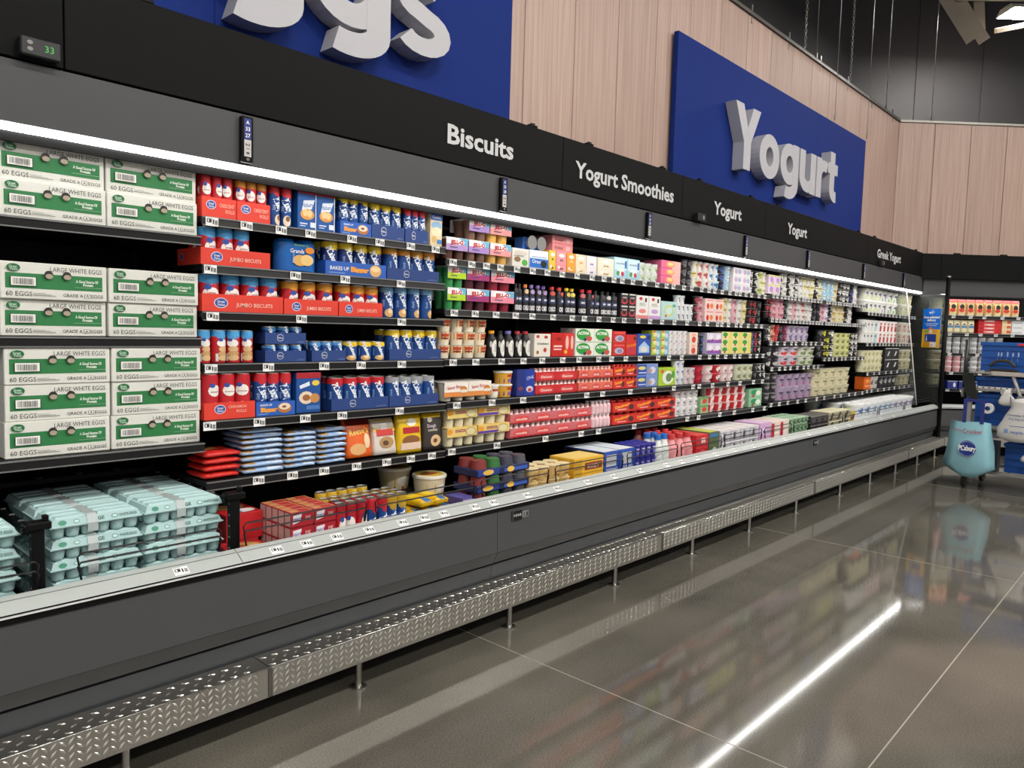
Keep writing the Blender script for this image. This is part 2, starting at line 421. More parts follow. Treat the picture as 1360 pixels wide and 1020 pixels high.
    def bigsign(x0, x1, z0, z1, word, lx0, lx1, base, cap, label, joints):
        r = root('wall_sign', (x0, .69, z0))
        e = [0]+[j-x0 for j in joints]+[x1-x0]
        for a, c in zip(e, e[1:]):
            b = MB(); b.box(a+.0008, c-.0008, 0, .04, 0, z1-z0, blue, .001); obj('backboard', b, r)
        ls = [solid_letter(ch) for ch in word]
        ws = [l[2] for l in ls]; gap = .025
        k = (lx1-lx0)/(sum(ws)+gap*(len(ws)-1)); x = lx0-x0
        for (vs, fs, _a), w_ in zip(ls, ws):
            m0 = 0
            b = MB(); b.add([((p[0]-m0)*k+x, -.055-p[2]*.1, p[1]*cap+base-z0) for p in vs], fs, letm); obj('letter', b, r)
            x += (w_+gap)*k
        tag(r, label, 'sign', 'blue department signs')
        return r
    bigsign(-.35, 3.29, 2.35, 3.75, 'Eggs', .98, 2.73, 2.80, .53, 'blue wall sign with large raised grey letters ending in ggs', [1.5])
    bigsign(5.12, 9.33, 2.35, 3.72, 'Yogurt', 5.9, 8.22, 2.84, .53, 'blue wall sign with raised grey letters reading Yogurt', [7.9])
    # hanging chains and wires over the cladding
    def hang(x, y, z0, z1, chain, label):
        if chain:
            c = root('hanging_chain', (x, y, z0)); link = MB(); ring = [(.011*math.cos(2*PI*i/8), 0, .02+.02*math.sin(2*PI*i/8)) for i in range(9)]
            link.tube(ring, .003, M_STEEL, 5); lm = link.mesh('link'); k = 0; z = 0
            while z < z1-z0: obj('link', lm, c, (0, 0, z), (k % 2)*PI/2); z += .034; k += 1
            tag(c, label, 'chain', 'chains holding the cladding')
        else:
            b = MB(); b.tube([(0, 0, 0), (0, 0, z1-z0)], .003, M_STEEL, 6); b.box(-.008, .008, -.008, .008, 0, .05, M_STEEL); o = obj('hanging_wire', b, None, (x, y, z0)); tag(o, label, 'wire', 'wires holding the cladding')
    T = 4.275
    hang(7.6, .75, T, 6.6, True, 'left steel chain hanging onto the wood cladding top')
    hang(8.88, .75, T, 6.6, True, 'right steel chain hanging onto the wood cladding top')
    hang(7.87, .74, T, 7, False, 'thin wire just right of the left hanging chain')
    hang(8.25, .66, 3.725, 7, False, 'thin wire dropping to the blue Yogurt sign between the chains')
    hang(9.25, .66, 3.725, 7, False, 'wire dropping to the far top corner of the blue Yogurt sign')
    hang(10.15, .75, T, 7, False, 'thin wire hanging beside the cladding corner')
    hang(*CXW(.42), T, 7, False, 'thin wire over the angled cladding on the far right')
def CXW(s): return (10.4+.414*.75+.7071*s, .75-.7071*s)

def build_lamps():
    def lamp(x, y, z, rz, label):
        r = root('high_bay_light', (x, y, z), rz)
        g = mat('#d8d6d0', .4)
        b = MB(); b.prism([(-.22, 0), (.22, 0), (.12, .09), (-.12, .09)], -.6, .6, 'x', g); obj('housing', b, r)
        b = MB(); b.box(-.58, .58, -.2, .2, -.008, -.001, mat((1.0, .96, .9), .5, emit=HIGHBAY_STRENGTH, key='bay')); obj('diffuser', b, r)
        b = MB(); b.tube([(-.5, 0, .09), (-.5, 0, .14)], .004, M_STEEL); b.tube([(.5, 0, .09), (.5, 0, .14)], .004, M_STEEL); obj('hanger', b, r)
        tag(r, label, 'ceiling light', 'high bay lights')
    lamp(14.16, -.19, 6.44, -.82, 'lit high bay light hanging at the top right corner')
    k = 0
    for x in (-2.0, 2.0, 6.0, 10.0):
        for y in (-4.0, -8.0):
            k += 1; lamp(x, y, 6.4, 0, f'high bay light over the aisle, {ordinal(k-1)} counted from the camera end')
    # roof joist in the top right corner
    bm = mat('#c2b4a2', .5, 0, .05, 6)
    j = root('roof_joist', (0, 0, 0))
    def bar(p, q, w_, t_, name):
        p, q = Vector(p), Vector(q); d = (q-p).normalized(); a = d.cross(Vector((.91, .22, .35))).normalized(); c = a.cross(d)
        vs = [tuple(e+sa*a*w_+sc*c*t_) for e in (p, q) for sa, sc in ((-1, -1), (1, -1), (1, 1), (-1, 1))]
        g = MB(); g.add(vs, [(3, 2, 1, 0), (4, 5, 6, 7), (0, 1, 5, 4), (1, 2, 6, 5), (2, 3, 7, 6), (3, 0, 4, 7)], bm); obj(name, g, j)
    bar((13.10, .99, 6.75), (13.39, .585, 6.0), .082, .03, 'diagonal_web'); bar((13.23, .85, 6.75), (13.52, .445, 6.0), .082, .03, 'diagonal_web')
    bar((13.47, .56, 6.75), (13.49, .5, 6.08), .07, .03, 'post_web')
    bar((13.2, .8, 6.62), (14.4, -.55, 6.63), .03, .05, 'bottom_chord')
    bar((13.64, .33, 6.16), (14.5, -.55, 6.44), .035, .03, 'brace')
    tag(j, 'beige steel roof joist with crossing webs at the upper right', 'joist')

# ------------------------------------------------------------------ refrigerated cases
tagm = MB(); _m = front(0)
tagm.box(-.024, .024, 0, .0015, -.016, .016, M_TAG)
tagm.rect(_m, -.02, -.002, -.004, .009, M_INK); tagm.rect(_m, -.017, -.012, -.002, .007, M_TAG); tagm.rect(_m, .002, .007, -.008, .008, M_INK); tagm.rect(_m, .010, .021, -.010, .006, mat('#8a8a8a', .6)); tagm.rect(_m, -.02, .001, .0105, .0125, mat('#9a9a9a', .6))
TAGME = tagm.mesh('price_tag')
def make_shelf(parent, x0, x1, yf, z, tags, depth=None, light=False):
    """shelf board with its price rail; z is the top of the board, yf the front"""
    D = (depth or (.98-yf))
    b = MB(); b.box(x0+.003, x1-.003, yf, yf+D, z-.022, z, M_SHELF)
    s = obj('shelf', b, parent)
    rm = mat('#3a3a3a', .3, .2) if light else M_RAIL  # upper shelf rails get a lighter grey, glare painted into the colour
    b = MB(); b.box(x0+.003, x1-.003, yf-.012, yf-.001, z-.033, z-.001, rm, .002); b.box(x0+.003, x1-.003, yf-.016, yf-.012, z-.006, z-.001, M_EDGE); b.box(x0+.003, x1-.003, yf-.017, yf-.012, z-.035, z-.031, M_EDGE)
    obj('price_rail', b, s)
    for tx in tags: obj('price_tag', TAGME, s, (tx, yf-.0185, z-.019))
    return s
def make_case(label, loc, rz, x0, x1, rail_joints, panel_joints, ext=(0, 0), hidden_led=False):
    r = root('refrigerated_case', loc, rz); r['label'] = label; r['category'] = 'display case'; r['group'] = 'open refrigerated cases'
    def part(nm, poly, m, a=x0, c=x1): b = MB(); b.prism(poly, a, c, 'x', m); return obj(nm, b, r)
    def parts(nm, poly, m):
        es = [x0]+[j for j in panel_joints if x0 < j < x1]+[x1]
        for a, c in zip(es, es[1:]): part(nm, poly, m, a+(.0012 if a in panel_joints else 0), c-(.0012 if c in panel_joints else 0))
    part('back_panel', [(.99, .4), (1.04, .4), (1.04, 2.02), (.99, 2.02)], M_BLACK)
    part('deck', [(.055, .44), (.985, .44), (.985, .488), (.055, .488)], M_SHELF)
    ca, cc = x0-ext[0], x1+ext[1]
    if hidden_led:
        part('canopy', [(.30, 1.995), (.312, 1.995), (.312, 2.045), (1.02, 2.045), (1.02, 2.2), (.30, 2.2)], M_CASE, ca, cc)
        part('light_strip', [(.330, 2.02), (.36, 2.02), (.36, 2.034), (.330, 2.034)], M_LED, ca+.05, cc)
    else:
        part('canopy', [(.30, 2.032), (.318, 2.032), (.318, 2.045), (1.02, 2.045), (1.02, 2.22), (.30, 2.22)], M_CASE, ca, cc)
        part('light_strip', [(.302, 2.011), (.316, 2.009), (.316, 2.030), (.302, 2.030)], M_LED, ca, cc)
        part('light_housing', [(.317, 1.978), (.329, 1.978), (.329, 2.044), (.317, 2.044)], M_BLACK, ca, cc)
    parts('front_panel', [(.001, .572), (.03, .572), (.03, .372), (-.006, .376)], M_CASE)
    parts('lower_panel', [(-.006, .375), (.06, .371), (.06, .318), (.022, .318)], M_CASE2)
    parts('kick_panel', [(.03, .306), (.07, .306), (.07, .185), (.045, .185)], mat('#33363a', .5))
    part('base', [(.13, .001), (.95, .001), (.95, .438), (.065, .438), (.065, .31), (.075, .16)], M_BLACK)
    part('bumper', [(-.004, .574), (.05, .574), (.05, .604), (-.004, .604)], M_BLACK)
    part('bumper_line', [(-.010, .594), (-.0045, .594), (-.0045, .599), (-.010, .599)], mat('#d8d8d8', .3))
    part('pipe', [(.015+.013*math.cos(a*PI/4), .168+.013*math.sin(a*PI/4)) for a in range(8)], mat('#2a2a2b', .35))
    es = [x0]+[j for j in rail_joints if x0 < j < x1]+[x1]
    for a, c in zip(es, es[1:]):
        b = MB(); b.prism([(-.012, .606), (.030, .632), (.0545, .640), (.0545, .606)], a+(.0015 if a in rail_joints else 0), c-(.0015 if c in rail_joints else 0), 'x', M_LIP)
        o = obj('lip_rail', b, r)
        b = MB(); b.prism([(.0292, .6322), (.0312, .6332), (.0312, .634), (.0288, .6328)], a+.002, c-.002, 'x', mat('#6a6e6c', .5)); obj('seam', b, o)
    return r
def wire_fence(parent, x0, x1):
    b = MB(); w_ = mat('#1c1c1d', .4)
    for z, y in ((.722, .066), (.694, .063)):
        b.tube([(x0+.012, y, .64), (x0+.002, y, z-.012), (x0+.012, y, z), (x1-.012, y, z), (x1-.002, y, z-.012), (x1-.012, y, .64)], .0032, w_, 6)
    obj('wire_fence', b, parent)

# egg / biscuit / middle / far / end bays in world X
X_EGG, X_BIS, X_MID, X_FAR, X_END, X_STOP = .03, 1.268, 2.47, 6.13, 8.57, 10.40
Z_EGG = (1.752, 1.379, .991); Z_BIS = (1.827, 1.652, 1.478, 1.283, 1.070, .840)
Z_MID = (1.775, 1.530, 1.286, 1.075, .846); Z_FAR = (1.789, 1.585); Z_END = (1.718, 1.384, 1.065, .874)
Z_DECK = .4885
def YF(z): return .325 if z > 1.2 else .30
def build_cases():
    J = [1.26, 3.74, 5.09, 7.66]
    PJ = [2.55, 6.33]
    c1 = make_case('dark grey open case stocked with eggs and biscuit dough', (0, 0, 0), 0, -2.4, X_MID, J, PJ)
    c2 = make_case('dark grey open case under the Yogurt Smoothies board', (0, 0, 0), 0, X_MID, X_FAR, J, PJ)
    c3 = make_case('dark grey open case under the Greek Yogurt board, ending at the glass', (0, 0, 0), 0, X_FAR, 10.40, J, PJ, ext=(0, .12))
    c4 = make_case('angled open case behind the cart at the far right', (10.40, 0, 0), -PI/4, .02, 3.5, [], [], ext=(.13, 0), hidden_led=True)
    def tags_px(Y, Z, l): return [wx(p, Y, Z) for p in l]
    def even(x0, x1, step, jit=.02):
        out = []; x = x0+.05
        while x < x1-.04: out.append(x+R.uniform(-jit, jit)); x += step*R.uniform(.85, 1.2)
        return out
    for z in Z_EGG: make_shelf(c1, X_EGG, X_BIS, YF(z), z, [])
    for z in Z_EGG: make_shelf(c1, X_EGG-1.22, X_EGG, YF(z), z, [])
    T = {0: (281, 327, 373, 412, 467, 504, 545, 578), 1: (279, 392, 458, 532), 2: (282, 400, 533), 3: (280, 356, 430, 479, 533), 4: (278, 344, 405, 454, 530), 5: (343, 388, 430, 473, 513, 545, 573)}
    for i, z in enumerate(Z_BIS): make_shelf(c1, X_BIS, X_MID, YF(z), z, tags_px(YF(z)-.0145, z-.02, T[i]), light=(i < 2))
    steps = {0: .125, 1: .14, 2: .17, 3: .25, 4: .33}
    for i, z in enumerate(Z_MID):
        for k in range(3):
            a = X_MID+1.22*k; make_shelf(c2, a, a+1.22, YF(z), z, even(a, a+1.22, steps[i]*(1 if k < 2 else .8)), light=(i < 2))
    for k in range(2):
        a = X_FAR+1.22*k
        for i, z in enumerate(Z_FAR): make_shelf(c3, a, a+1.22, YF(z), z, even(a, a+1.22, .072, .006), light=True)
        for z in ((1.39, 1.173) if k == 0 else (1.238,)): make_shelf(c3, a, a+1.22, YF(z), z, even(a, a+1.22, .12))
        make_shelf(c3, a, a+1.22, YF(.866), .866, even(a, a+1.22, .2))
    for i, z in enumerate(Z_END): make_shelf(c3, X_END, X_STOP-.02, YF(z), z, even(X_END, X_STOP-.02, .12 if i < 2 else .2), depth=.6)
    for z in (1.75, 1.53, 1.275, 1.035, .82): make_shelf(c4, .25, 1.35, YF(z), z, even(.25, 1.35, .2)); make_shelf(c4, 1.35, 2.5, YF(z), z, even(1.35, 2.5, .25))
    # price tags stuck on the lip rail
    def lip_tags(c, pxs):
        for p in pxs:
            o = obj('price_tag', TAGME, c, (wx(p, .01, .62), .0065, .6195)); o.rotation_euler = (math.radians(-58), 0, 0)
    lip_tags(c1, [240, 367, 407, 447, 490, 534, 563, 589, 630]); lip_tags(c2, [655, 700, 740, 780, 815, 850, 885, 905, 925, 950, 975, 1000, 1020, 1042]); lip_tags(c3, [1074, 1110, 1128, 1150, 1170, 1186])
    # wire fences on the deck front
    for c, a, d in [(c1, .08, .66), (c1, .76, 1.22), (c1, 1.30, 1.84), (c1, 1.88, 2.46), (c2, 2.5, 3.0), (c2, 3.05, 3.68), (c2, 3.72, 4.3), (c2, 4.34, 4.9), (c2, 4.94, 5.55), (c2, 5.6, 6.11), (c3, 6.15, 7.3), (c3, 7.34, 8.3), (c3, 8.34, 9.2), (c3, 9.24, 10.3)]: wire_fence(c, a, d)
    # uprights inside the case at each module
    for c, xs in ((c1, (X_EGG, X_BIS, X_MID-.016)), (c2, (X_MID+1.22, X_MID+2.44, X_FAR-.016)), (c3, (X_FAR+1.22, X_END))):
        for x in xs:
            b = MB(); b.box(x-.015, x+.015, .95, .988, .49, 2.0, M_SHELF); obj('upright', b, c)
    # rating plates on the fronts
    for c, xs, lab in ((c2, 2.65, 0), (c3, 6.43, 0)):
        b = MB(); b.box(xs, xs+.07, -.006, -.001, .51, .562, mat('#0d0d0e', .3)); mp = front(-.006)
        b.rect(mp, xs, xs+.07, .5595, .562, M_EDGE); b.rect(mp, xs, xs+.003, .51, .56, M_EDGE)
        for k in range(4): b.ell(mp, xs+.014+.014*k, .536, .006, .008 if k % 2 else .006, mat('#a5a5a5', .5), 8)
        b.box(xs+.074, xs+.118, -.005, -.001, .517, .547, mat('#8f8f8f', .5)); b.rect(front(-.005), xs+.099, xs+.112, .521, .543, M_INK); b.rect(front(-.005), xs+.08, xs+.09, .521, .543, mat('#5d5d5d', .5)); obj('rating_plate', b, c)
    # vertical section number plates hanging from the canopy front
    for i, px in enumerate((327, 668, 861, 990, 1073, 1147, 1200)):
        x = wx(px, .29, 2.12); r = root('section_plate', (x, .299, 2.04))
        b = MB(); b.box(-.024, .024, -.02, 0, 0, .17, M_BLACK, .003); obj('holder', b, r)
        b = MB(); mp = front(-.0203); b.rect(mp, -.014, .014, .085, .162, mat('#1b2f80', .4)); b.rect(mp, -.014, .014, .022, .084, mat('#c9c6c4', .5))
        b.text(mp, 'A', 0, .148, .013, WHITE); b.text(mp, '33', 0, .124, .014, WHITE); b.text(mp, str(27+i), 0, .1, .014, WHITE)
        b.text(mp, '2', 0, .066, .016, M_INK, rot=-PI/2); b.rect(mp, -.008, .008, .05, .052, M_INK); b.rect(mp, -.006, .006, .032, .038, M_INK); b.ell(mp, 0, .012, .007, .006, mat('#6d6b69', .5), 8); obj('insert', b, r)
        wh = ['above the crescent roll trays', 'above the chocolate pudding packs', 'above the boxed smoothies', 'second past the Yogurt Smoothies board', 'below the farther Yogurt board', 'left of the Greek Yogurt board', 'farthest one, nearest the glass'][i]
        tag(r, f'narrow black and blue section plate, {wh}', 'section plate', 'section plates along the canopy')
    # temperature displays
    t = root('temperature_display', (.745, .272, 2.262)); b = MB(); b.box(-.055, .055, -.012, .027, -.028, .028, mat('#1a1b1d', .4), .004); obj('housing', b, t)
    b = MB(); mp = front(-.0125); g = mat((.05, .35, .07), .5, emit=.6, key='led33')
    b.text(mp, '33', .022, 0, .02, g, bold=0); obj('digits', b, t)
    b = MB(); mp = front(-.0125); b.ell(mp, -.03, .01, .008, .006, '#8d8d8a'); b.ell(mp, -.03, -.009, .008, .006, '#8d8d8a'); obj('buttons', b, t)
    tag(t, 'black temperature display with green digits over the egg shelves', 'display', 'temperature displays')
    for px, lab in ((931, 'small black temperature display left of the nearer Yogurt board text'), (1172, 'small black temperature display below the Greek Yogurt letters')):
        x = wx(px, .27, 2.25); t = root('temperature_display', (x, .272, 2.256)); b = MB(); b.box(-.055, .055, -.012, .027, -.027, .027, mat('#1a1b1d', .4), .004); obj('housing', b, t)
        b = MB(); b.rect(front(-.0125), .01, .03, -.012, .012, mat('#9a9a9a', .4)); obj('screen', b, t); tag(t, lab, 'display', 'temperature displays')

def build_guard():
    plate = mat('#c4c0b8', .38, 1.0, .06, 90, bump=.1); lugm = mat('#efece6', .3, 1.0, .03, 40)
    g = root('kick_guard', (0, 0, 0))
    def lugs(x0, x1, local):
        b = MB(); p = .046
        nx = int((x1-x0-.02)/p)
        def lug(cx, cy, up_, sl, face):
            L_, W_, H_ = .0125, .0042, .0022
            d = (math.cos(sl), math.sin(sl)); n = (-d[1], d[0])
            P2 = [(cx-d[0]*L_, cy-d[1]*L_), (cx-n[0]*W_, cy-n[1]*W_), (cx+d[0]*L_, cy+d[1]*L_), (cx+n[0]*W_, cy+n[1]*W_)]
            t0 = (cx-d[0]*L_*.45, cy-d[1]*L_*.45); t1 = (cx+d[0]*L_*.45, cy+d[1]*L_*.45)
            if face == 'f': f3 = lambda u, v, h: (u, -.0921-h, v)
            else: f3 = lambda u, v, h: (u, v, .2361+h)
            vs = [f3(*q, 0) for q in P2]+[f3(*t0, H_), f3(*t1, H_)]
            b.add(vs, [(0, 1, 5, 4) if face == 'f' else (0, 1, 5, 4), (1, 2, 5), (2, 3, 4, 5), (3, 0, 4)], lugm)
        for i in range(nx):
            x = x0+.02+i*p
            for r_ in range(2):
                lug(x, .152+r_*p, 0, .85, 'f'); lug(x+p/2, .152+p/2+r_*p*.98, 0, -.85, 'f') if .152+p/2+r_*p < .228 else None
                lug(x+p/2, .152+r_*p, 0, -.85, 'f'); lug(x, .152+p/2+r_*p, 0, .85, 'f') if .152+p/2+r_*p < .228 else None
            for r_ in range(3):
                yy = -.072+r_*.034; lug(x+(p/2)*(r_ % 2), yy, 0, .5 if r_ % 2 else -.5, 't')
        return b
    ed = [-2.4, -.48, 1.32, 3.9, 6.28, 8.93, 10.43]
    for a, c in zip(ed, ed[1:]):
        b = MB(); b.prism([(-.092, .13), (-.089, .13), (-.089, .233), (.028, .233), (.028, .236), (-.092, .236)], a+.002, c-.002, 'x', plate)
        o = obj('plate', b, g); l = obj('tread_lugs', lugs(a, c, 0), o); l['kind'] = 'stuff'
        b = MB(); b.box(c-.008, c+.008, -.0955, -.0925, .132, .235, mat('#8d8a86', .35, 1.0)); obj('splice', b, g)
        b = MB(); b.tube([(a+.002, -.0925, .2368), (c-.002, -.0925, .2368)], .0022, mat('#f0efec', .25, 1.0), 5); obj('edge', b, o)
    lg = MB(); lg.lathe([(.013, .008, M_STEEL), (.013, .232, M_STEEL)], 12); fm = MB(); fm.lathe([(0, .0005, M_STEEL), (.032, .0005, M_STEEL), (.032, .006, M_STEEL), (.02, .010, M_STEEL), (0, .010, M_STEEL)], 16)
    lm, fmm = lg.mesh('leg'), fm.mesh('foot')
    for x in (-1.6, -.8, .0, .86, 1.74, 2.62, 3.5, 4.37, 5.2, 6.05, 7.04, 7.87, 8.69, 9.5, 10.25):
        l = obj('leg', lm, g, (x, -.03, 0)); obj('foot', fmm, l)
    tag(g, 'diamond plate steel kick guard on round legs along the straight cases', 'kick guard', 'diamond plate kick guards')
    g2 = root('kick_guard', (10.43, -.092, 0), -PI/4)
    b = MB(); b.prism([(0, .13), (.003, .13), (.003, .233), (.12, .233), (.12, .236), (0, .236)], .004, 3, 'x', plate); o = obj('plate', b, g2)
    for x in (.4, 1.2, 2.0): l = obj('leg', lm, g2, (x, .062, 0)); obj('foot', fmm, l)
    tag(g2, 'diamond plate steel kick guard in front of the angled case', 'kick guard', 'diamond plate kick guards')

def build_glass():
    # black corner post
    b = MB(); b.tube([(10.4, -.02, .001), (10.4, -.02, 2.2)], .026, M_BLACK, 12); o = obj('post', b)
    r = root('corner_divider', (10.4, -.02, 0)); o.parent = r; o.location = (-10.4, .02, 0)
    b = MB(); b.lathe([(0, 2.222, M_STEEL), (.026, 2.215, M_STEEL), (.027, 2.201, M_STEEL), (0, 2.2005, M_STEEL)][::-1], 12); obj('cap', b, r)
    a = math.atan2(1, .414)
    d = (math.cos(a), math.sin(a))
    b = MB(); b.prism([(.03, .645), (1.0, .645), (1.0, 1.995), (.33, 1.995), (.03, 1.995)], -.003, .003, 'y', M_GLASS); o = obj('glass_panel', b, r, (0, 0, 0), a)
    tag(r, 'black corner post with a clear glass panel running back', 'divider')
    # end glass of the straight case with its slanting pale front edge
    r = root('end_panel', (9.79, 0, 0))
    b = MB(); b.prism([(.09, .66), (.98, .66), (.98, 1.99), (.275, 1.99)], -.003, .003, 'x', M_CLEAR); obj('glass_panel', b, r)
    b = MB(); b.tube([(0, .085, .66), (0, .272, 1.992)], .006, mat('#e3ddd8', .4), 6); obj('edge_strip', b, r)
    b = MB(); b.tube([(0, .187, 1.384), (0, .9, 1.384)], .004, mat('#e3ddd8', .4), 6); obj('cross_strip', b, r)
    tag(r, 'clear end panel with a slanting white front edge', 'divider')
    # promotional poster on the corner glass
    p = root('poster', (10.4, -.02, 0), a-PI)
    blu = mat('#0a6fdc', .4); yel = mat('#f5bd2c', .4)
    b = MB(); b.box(-.30, -.06, -.0075, -.0035, 1.335, 1.82, mat('#f3f0ea', .5)); obj('card', b, p)
    b = MB(); mp = lambda u, v, e: (u-.36, -.0076-e, v)
    b.rect(mp, .06, .30, 1.565, 1.82, blu); b.rect(mp, .06, .30, 1.335, 1.565, yel)
    b.text(mp, 'w', .155, 1.775, .03, WHITE, bold=.05); b.rect(mp, .181, .187, 1.752, 1.805, C(WHITE)); b.rect(mp, .168, .202, 1.776, 1.782, C(WHITE)); b.ell(mp, .207, 1.79, .004, .005, C(WHITE), 8); b.ell(mp, .207, 1.768, .004, .005, C(WHITE), 8)
    b.text(mp, 'Free unlimited', .18, 1.715, .026, WHITE, w=.21, bold=.05); b.text(mp, 'delivery', .18, 1.68, .026, WHITE, w=.12, bold=.05)
    b.text(mp, 'on thousands of items', .18, 1.635, .014, WHITE, w=.18); b.text(mp, 'with membership', .18, 1.613, .014, WHITE, w=.14)
    b.ell(mp, .175, 1.56, .035, .03, '#d97f4a'); b.ell(mp, .12, 1.54, .035, .022, '#8fae4a'); b.ell(mp, .235, 1.54, .035, .018, '#e6a04a'); b.ell(mp, .178, 1.535, .026, .03, '#ead8c2')
    b.rect(mp, .10, .255, 1.41, 1.505, '#1c3f97'); b.poly(mp, [(.11, 1.42), (.125, 1.5), (.14, 1.42)], '#b9cdec'); b.rect(mp, .175, .26, 1.345, 1.405, '#e8e6e4'); b.ell(mp, .2, 1.37, .008, .008, '#c74a4a', 8); b.rect(mp, .085, .165, 1.345, 1.4, '#e09f1c')
    obj('print', b, p)
    tag(p, 'blue and yellow free unlimited delivery poster on the corner glass', 'poster')

# ------------------------------------------------------------------ product makers
def deco(b, mp, W, H, items, nu=1):
    for it in items:
        k = it[0]
        if k == 'r': b.rect(mp, (it[1]-.5)*W, (it[2]-.5)*W, it[3]*H, it[4]*H, it[5], nu)
        elif k == 'e': b.ell(mp, (it[1]-.5)*W, it[2]*H, it[3]*W, it[4]*H, it[5], 12, it[6] if len(it) > 6 else 0)
        elif k == 't': b.text(mp, it[1], (it[2]-.5)*W, it[3]*H, it[4]*H, it[5], (it[6]*W if len(it) > 6 and it[6] else None), it[7] if len(it) > 7 else 0, it[8] if len(it) > 8 else .012)
        elif k == 'p': b.poly(mp, [((u-.5)*W, v*H) for u, v in it[1]], it[2])
GV_BLUE = '#2b4fa3'; TAN = '#d9b27a'; BROWN = '#9b6a3a'; NAVY = '#22407f'; PBLUE = '#12448a'; RED = '#c0202b'; TRED = '#e0402f'
def gv(cu, cv, ru, rv, col=GV_BLUE):
    return [('e', cu, cv, ru*1.12, rv*1.15, '#e9e9f2'), ('e', cu, cv, ru, rv, col), ('t', 'Great', cu, cv+rv*.3, rv*.55, WHITE, ru*1.2), ('t', 'Value', cu, cv-rv*.38, rv*.5, WHITE, ru*1.2)]
def pb(cu, cv, ru, rv):   # round wordmark badge
    return [('e', cu, cv, ru, rv, '#e8ecf4'), ('e', cu, cv, ru*.88, rv*.88, NAVY), ('r', cu-ru*.95, cu+ru*.95, cv-rv*.3, cv+rv*.3, NAVY), ('t', 'Pillsbury', cu, cv, rv*.45, WHITE, ru*1.75)]

@lru_cache(None)
def can(Rr, H, style, top):
    b = MB(); body = RED if style.startswith('gv') else (PBLUE if style != 'pnavy' else '#182f70')
    st = M_STEEL; ht = H*(.80 if style != 'gvb' else .76)
    b.lathe([(Rr*.97, .003, st), (Rr*.97, 0, body), (Rr, .004, body), (Rr, ht, top), (Rr, H-.006, top), (Rr*.97, H-.003, st)], 20)
    mp = wrap(Rr); W = 2.3*Rr
    if style == 'gv':      # crescent / cinnamon tubes
        d = [('e', .5, .18, .33, .13, '#d9974a'), ('e', .42, .3, .2, .09, '#efc27a'), ('e', .5, .62, .36, .13, '#f1ece6'), ('t', 'crescent', .5, .6, .04, '#8a2a2a', .5), ('e', .35, .73, .14, .05, GV_BLUE)]
    elif style == 'gvc':
        d = [('e', .5, .2, .4, .16, '#c9b49a'), ('e', .5, .26, .3, .1, '#efe6da'), ('e', .45, .2, .12, .04, '#7a4a2a'), ('e', .5, .62, .36, .13, '#f1ece6'), ('t', 'cinnamon', .5, .6, .04, '#8a2a2a', .5), ('e', .35, .74, .14, .05, GV_BLUE)]
    elif style == 'gvb':   # jumbo biscuits
        d = [('e', .55, .80, .45, .10, top), ('e', .55, .46, .4, .17, '#f4efe9'), ('t', 'jumbo', .55, .48, .06, '#8a2a2a', .4), ('t', 'biscuits', .55, .39, .06, '#8a2a2a', .45), ('e', .38, .63, .17, .07, GV_BLUE), ('e', .75, .22, .25, .12, TAN)]
    elif style == 'gvt':   # tall biscuit tubes with a stack of biscuits
        d = [('e', .55, .8, .45, .08, top), ('e', .5, .6, .38, .12, '#f1ece6'), ('e', .35, .7, .14, .05, GV_BLUE), ('e', .55, .42, .33, .09, '#d7b483'), ('e', .55, .28, .36, .09, '#c89d68'), ('e', .55, .15, .38, .09, '#d7b483'), ('r', .05, .2, .05, .28, '#dedede')]
    else:
        food = '#dcae6c' if style != 'psw' else '#e9d6bd'
        d = [('e', .6, .8, .45, .09, top), ('p', [(.40, .72), (.52, .76), (.78, .40), (.64, .34)], '#2f62a8'), ('t', 'Pillsbury', .56, .54, .17, '#eef3fa', 1.05, -1.12, .05), ('e', .5, .15, .3, .14, food), ('e', .55, .2, .16, .07, '#f3dcae' if style != 'psw' else '#8a5a34'), ('t', 'Grands', .12, .45, .08, '#9db8dc', .4, PI/2)]
    deco(b, mp, W, H, d, 4)
    e = MB(); e.lathe([(Rr*.97, H-.003, st), (Rr*.97, H, st), (Rr*.88, H, st), (Rr*.86, H-.003, st), (0, H-.003, st)], 20)
    return ('dough_can', 'can', [('tube', b.mesh('tube'), (0, 0, 0), []), ('end_cap', e.mesh('end_cap'), (0, 0, 0), [])], H, 2*Rr)

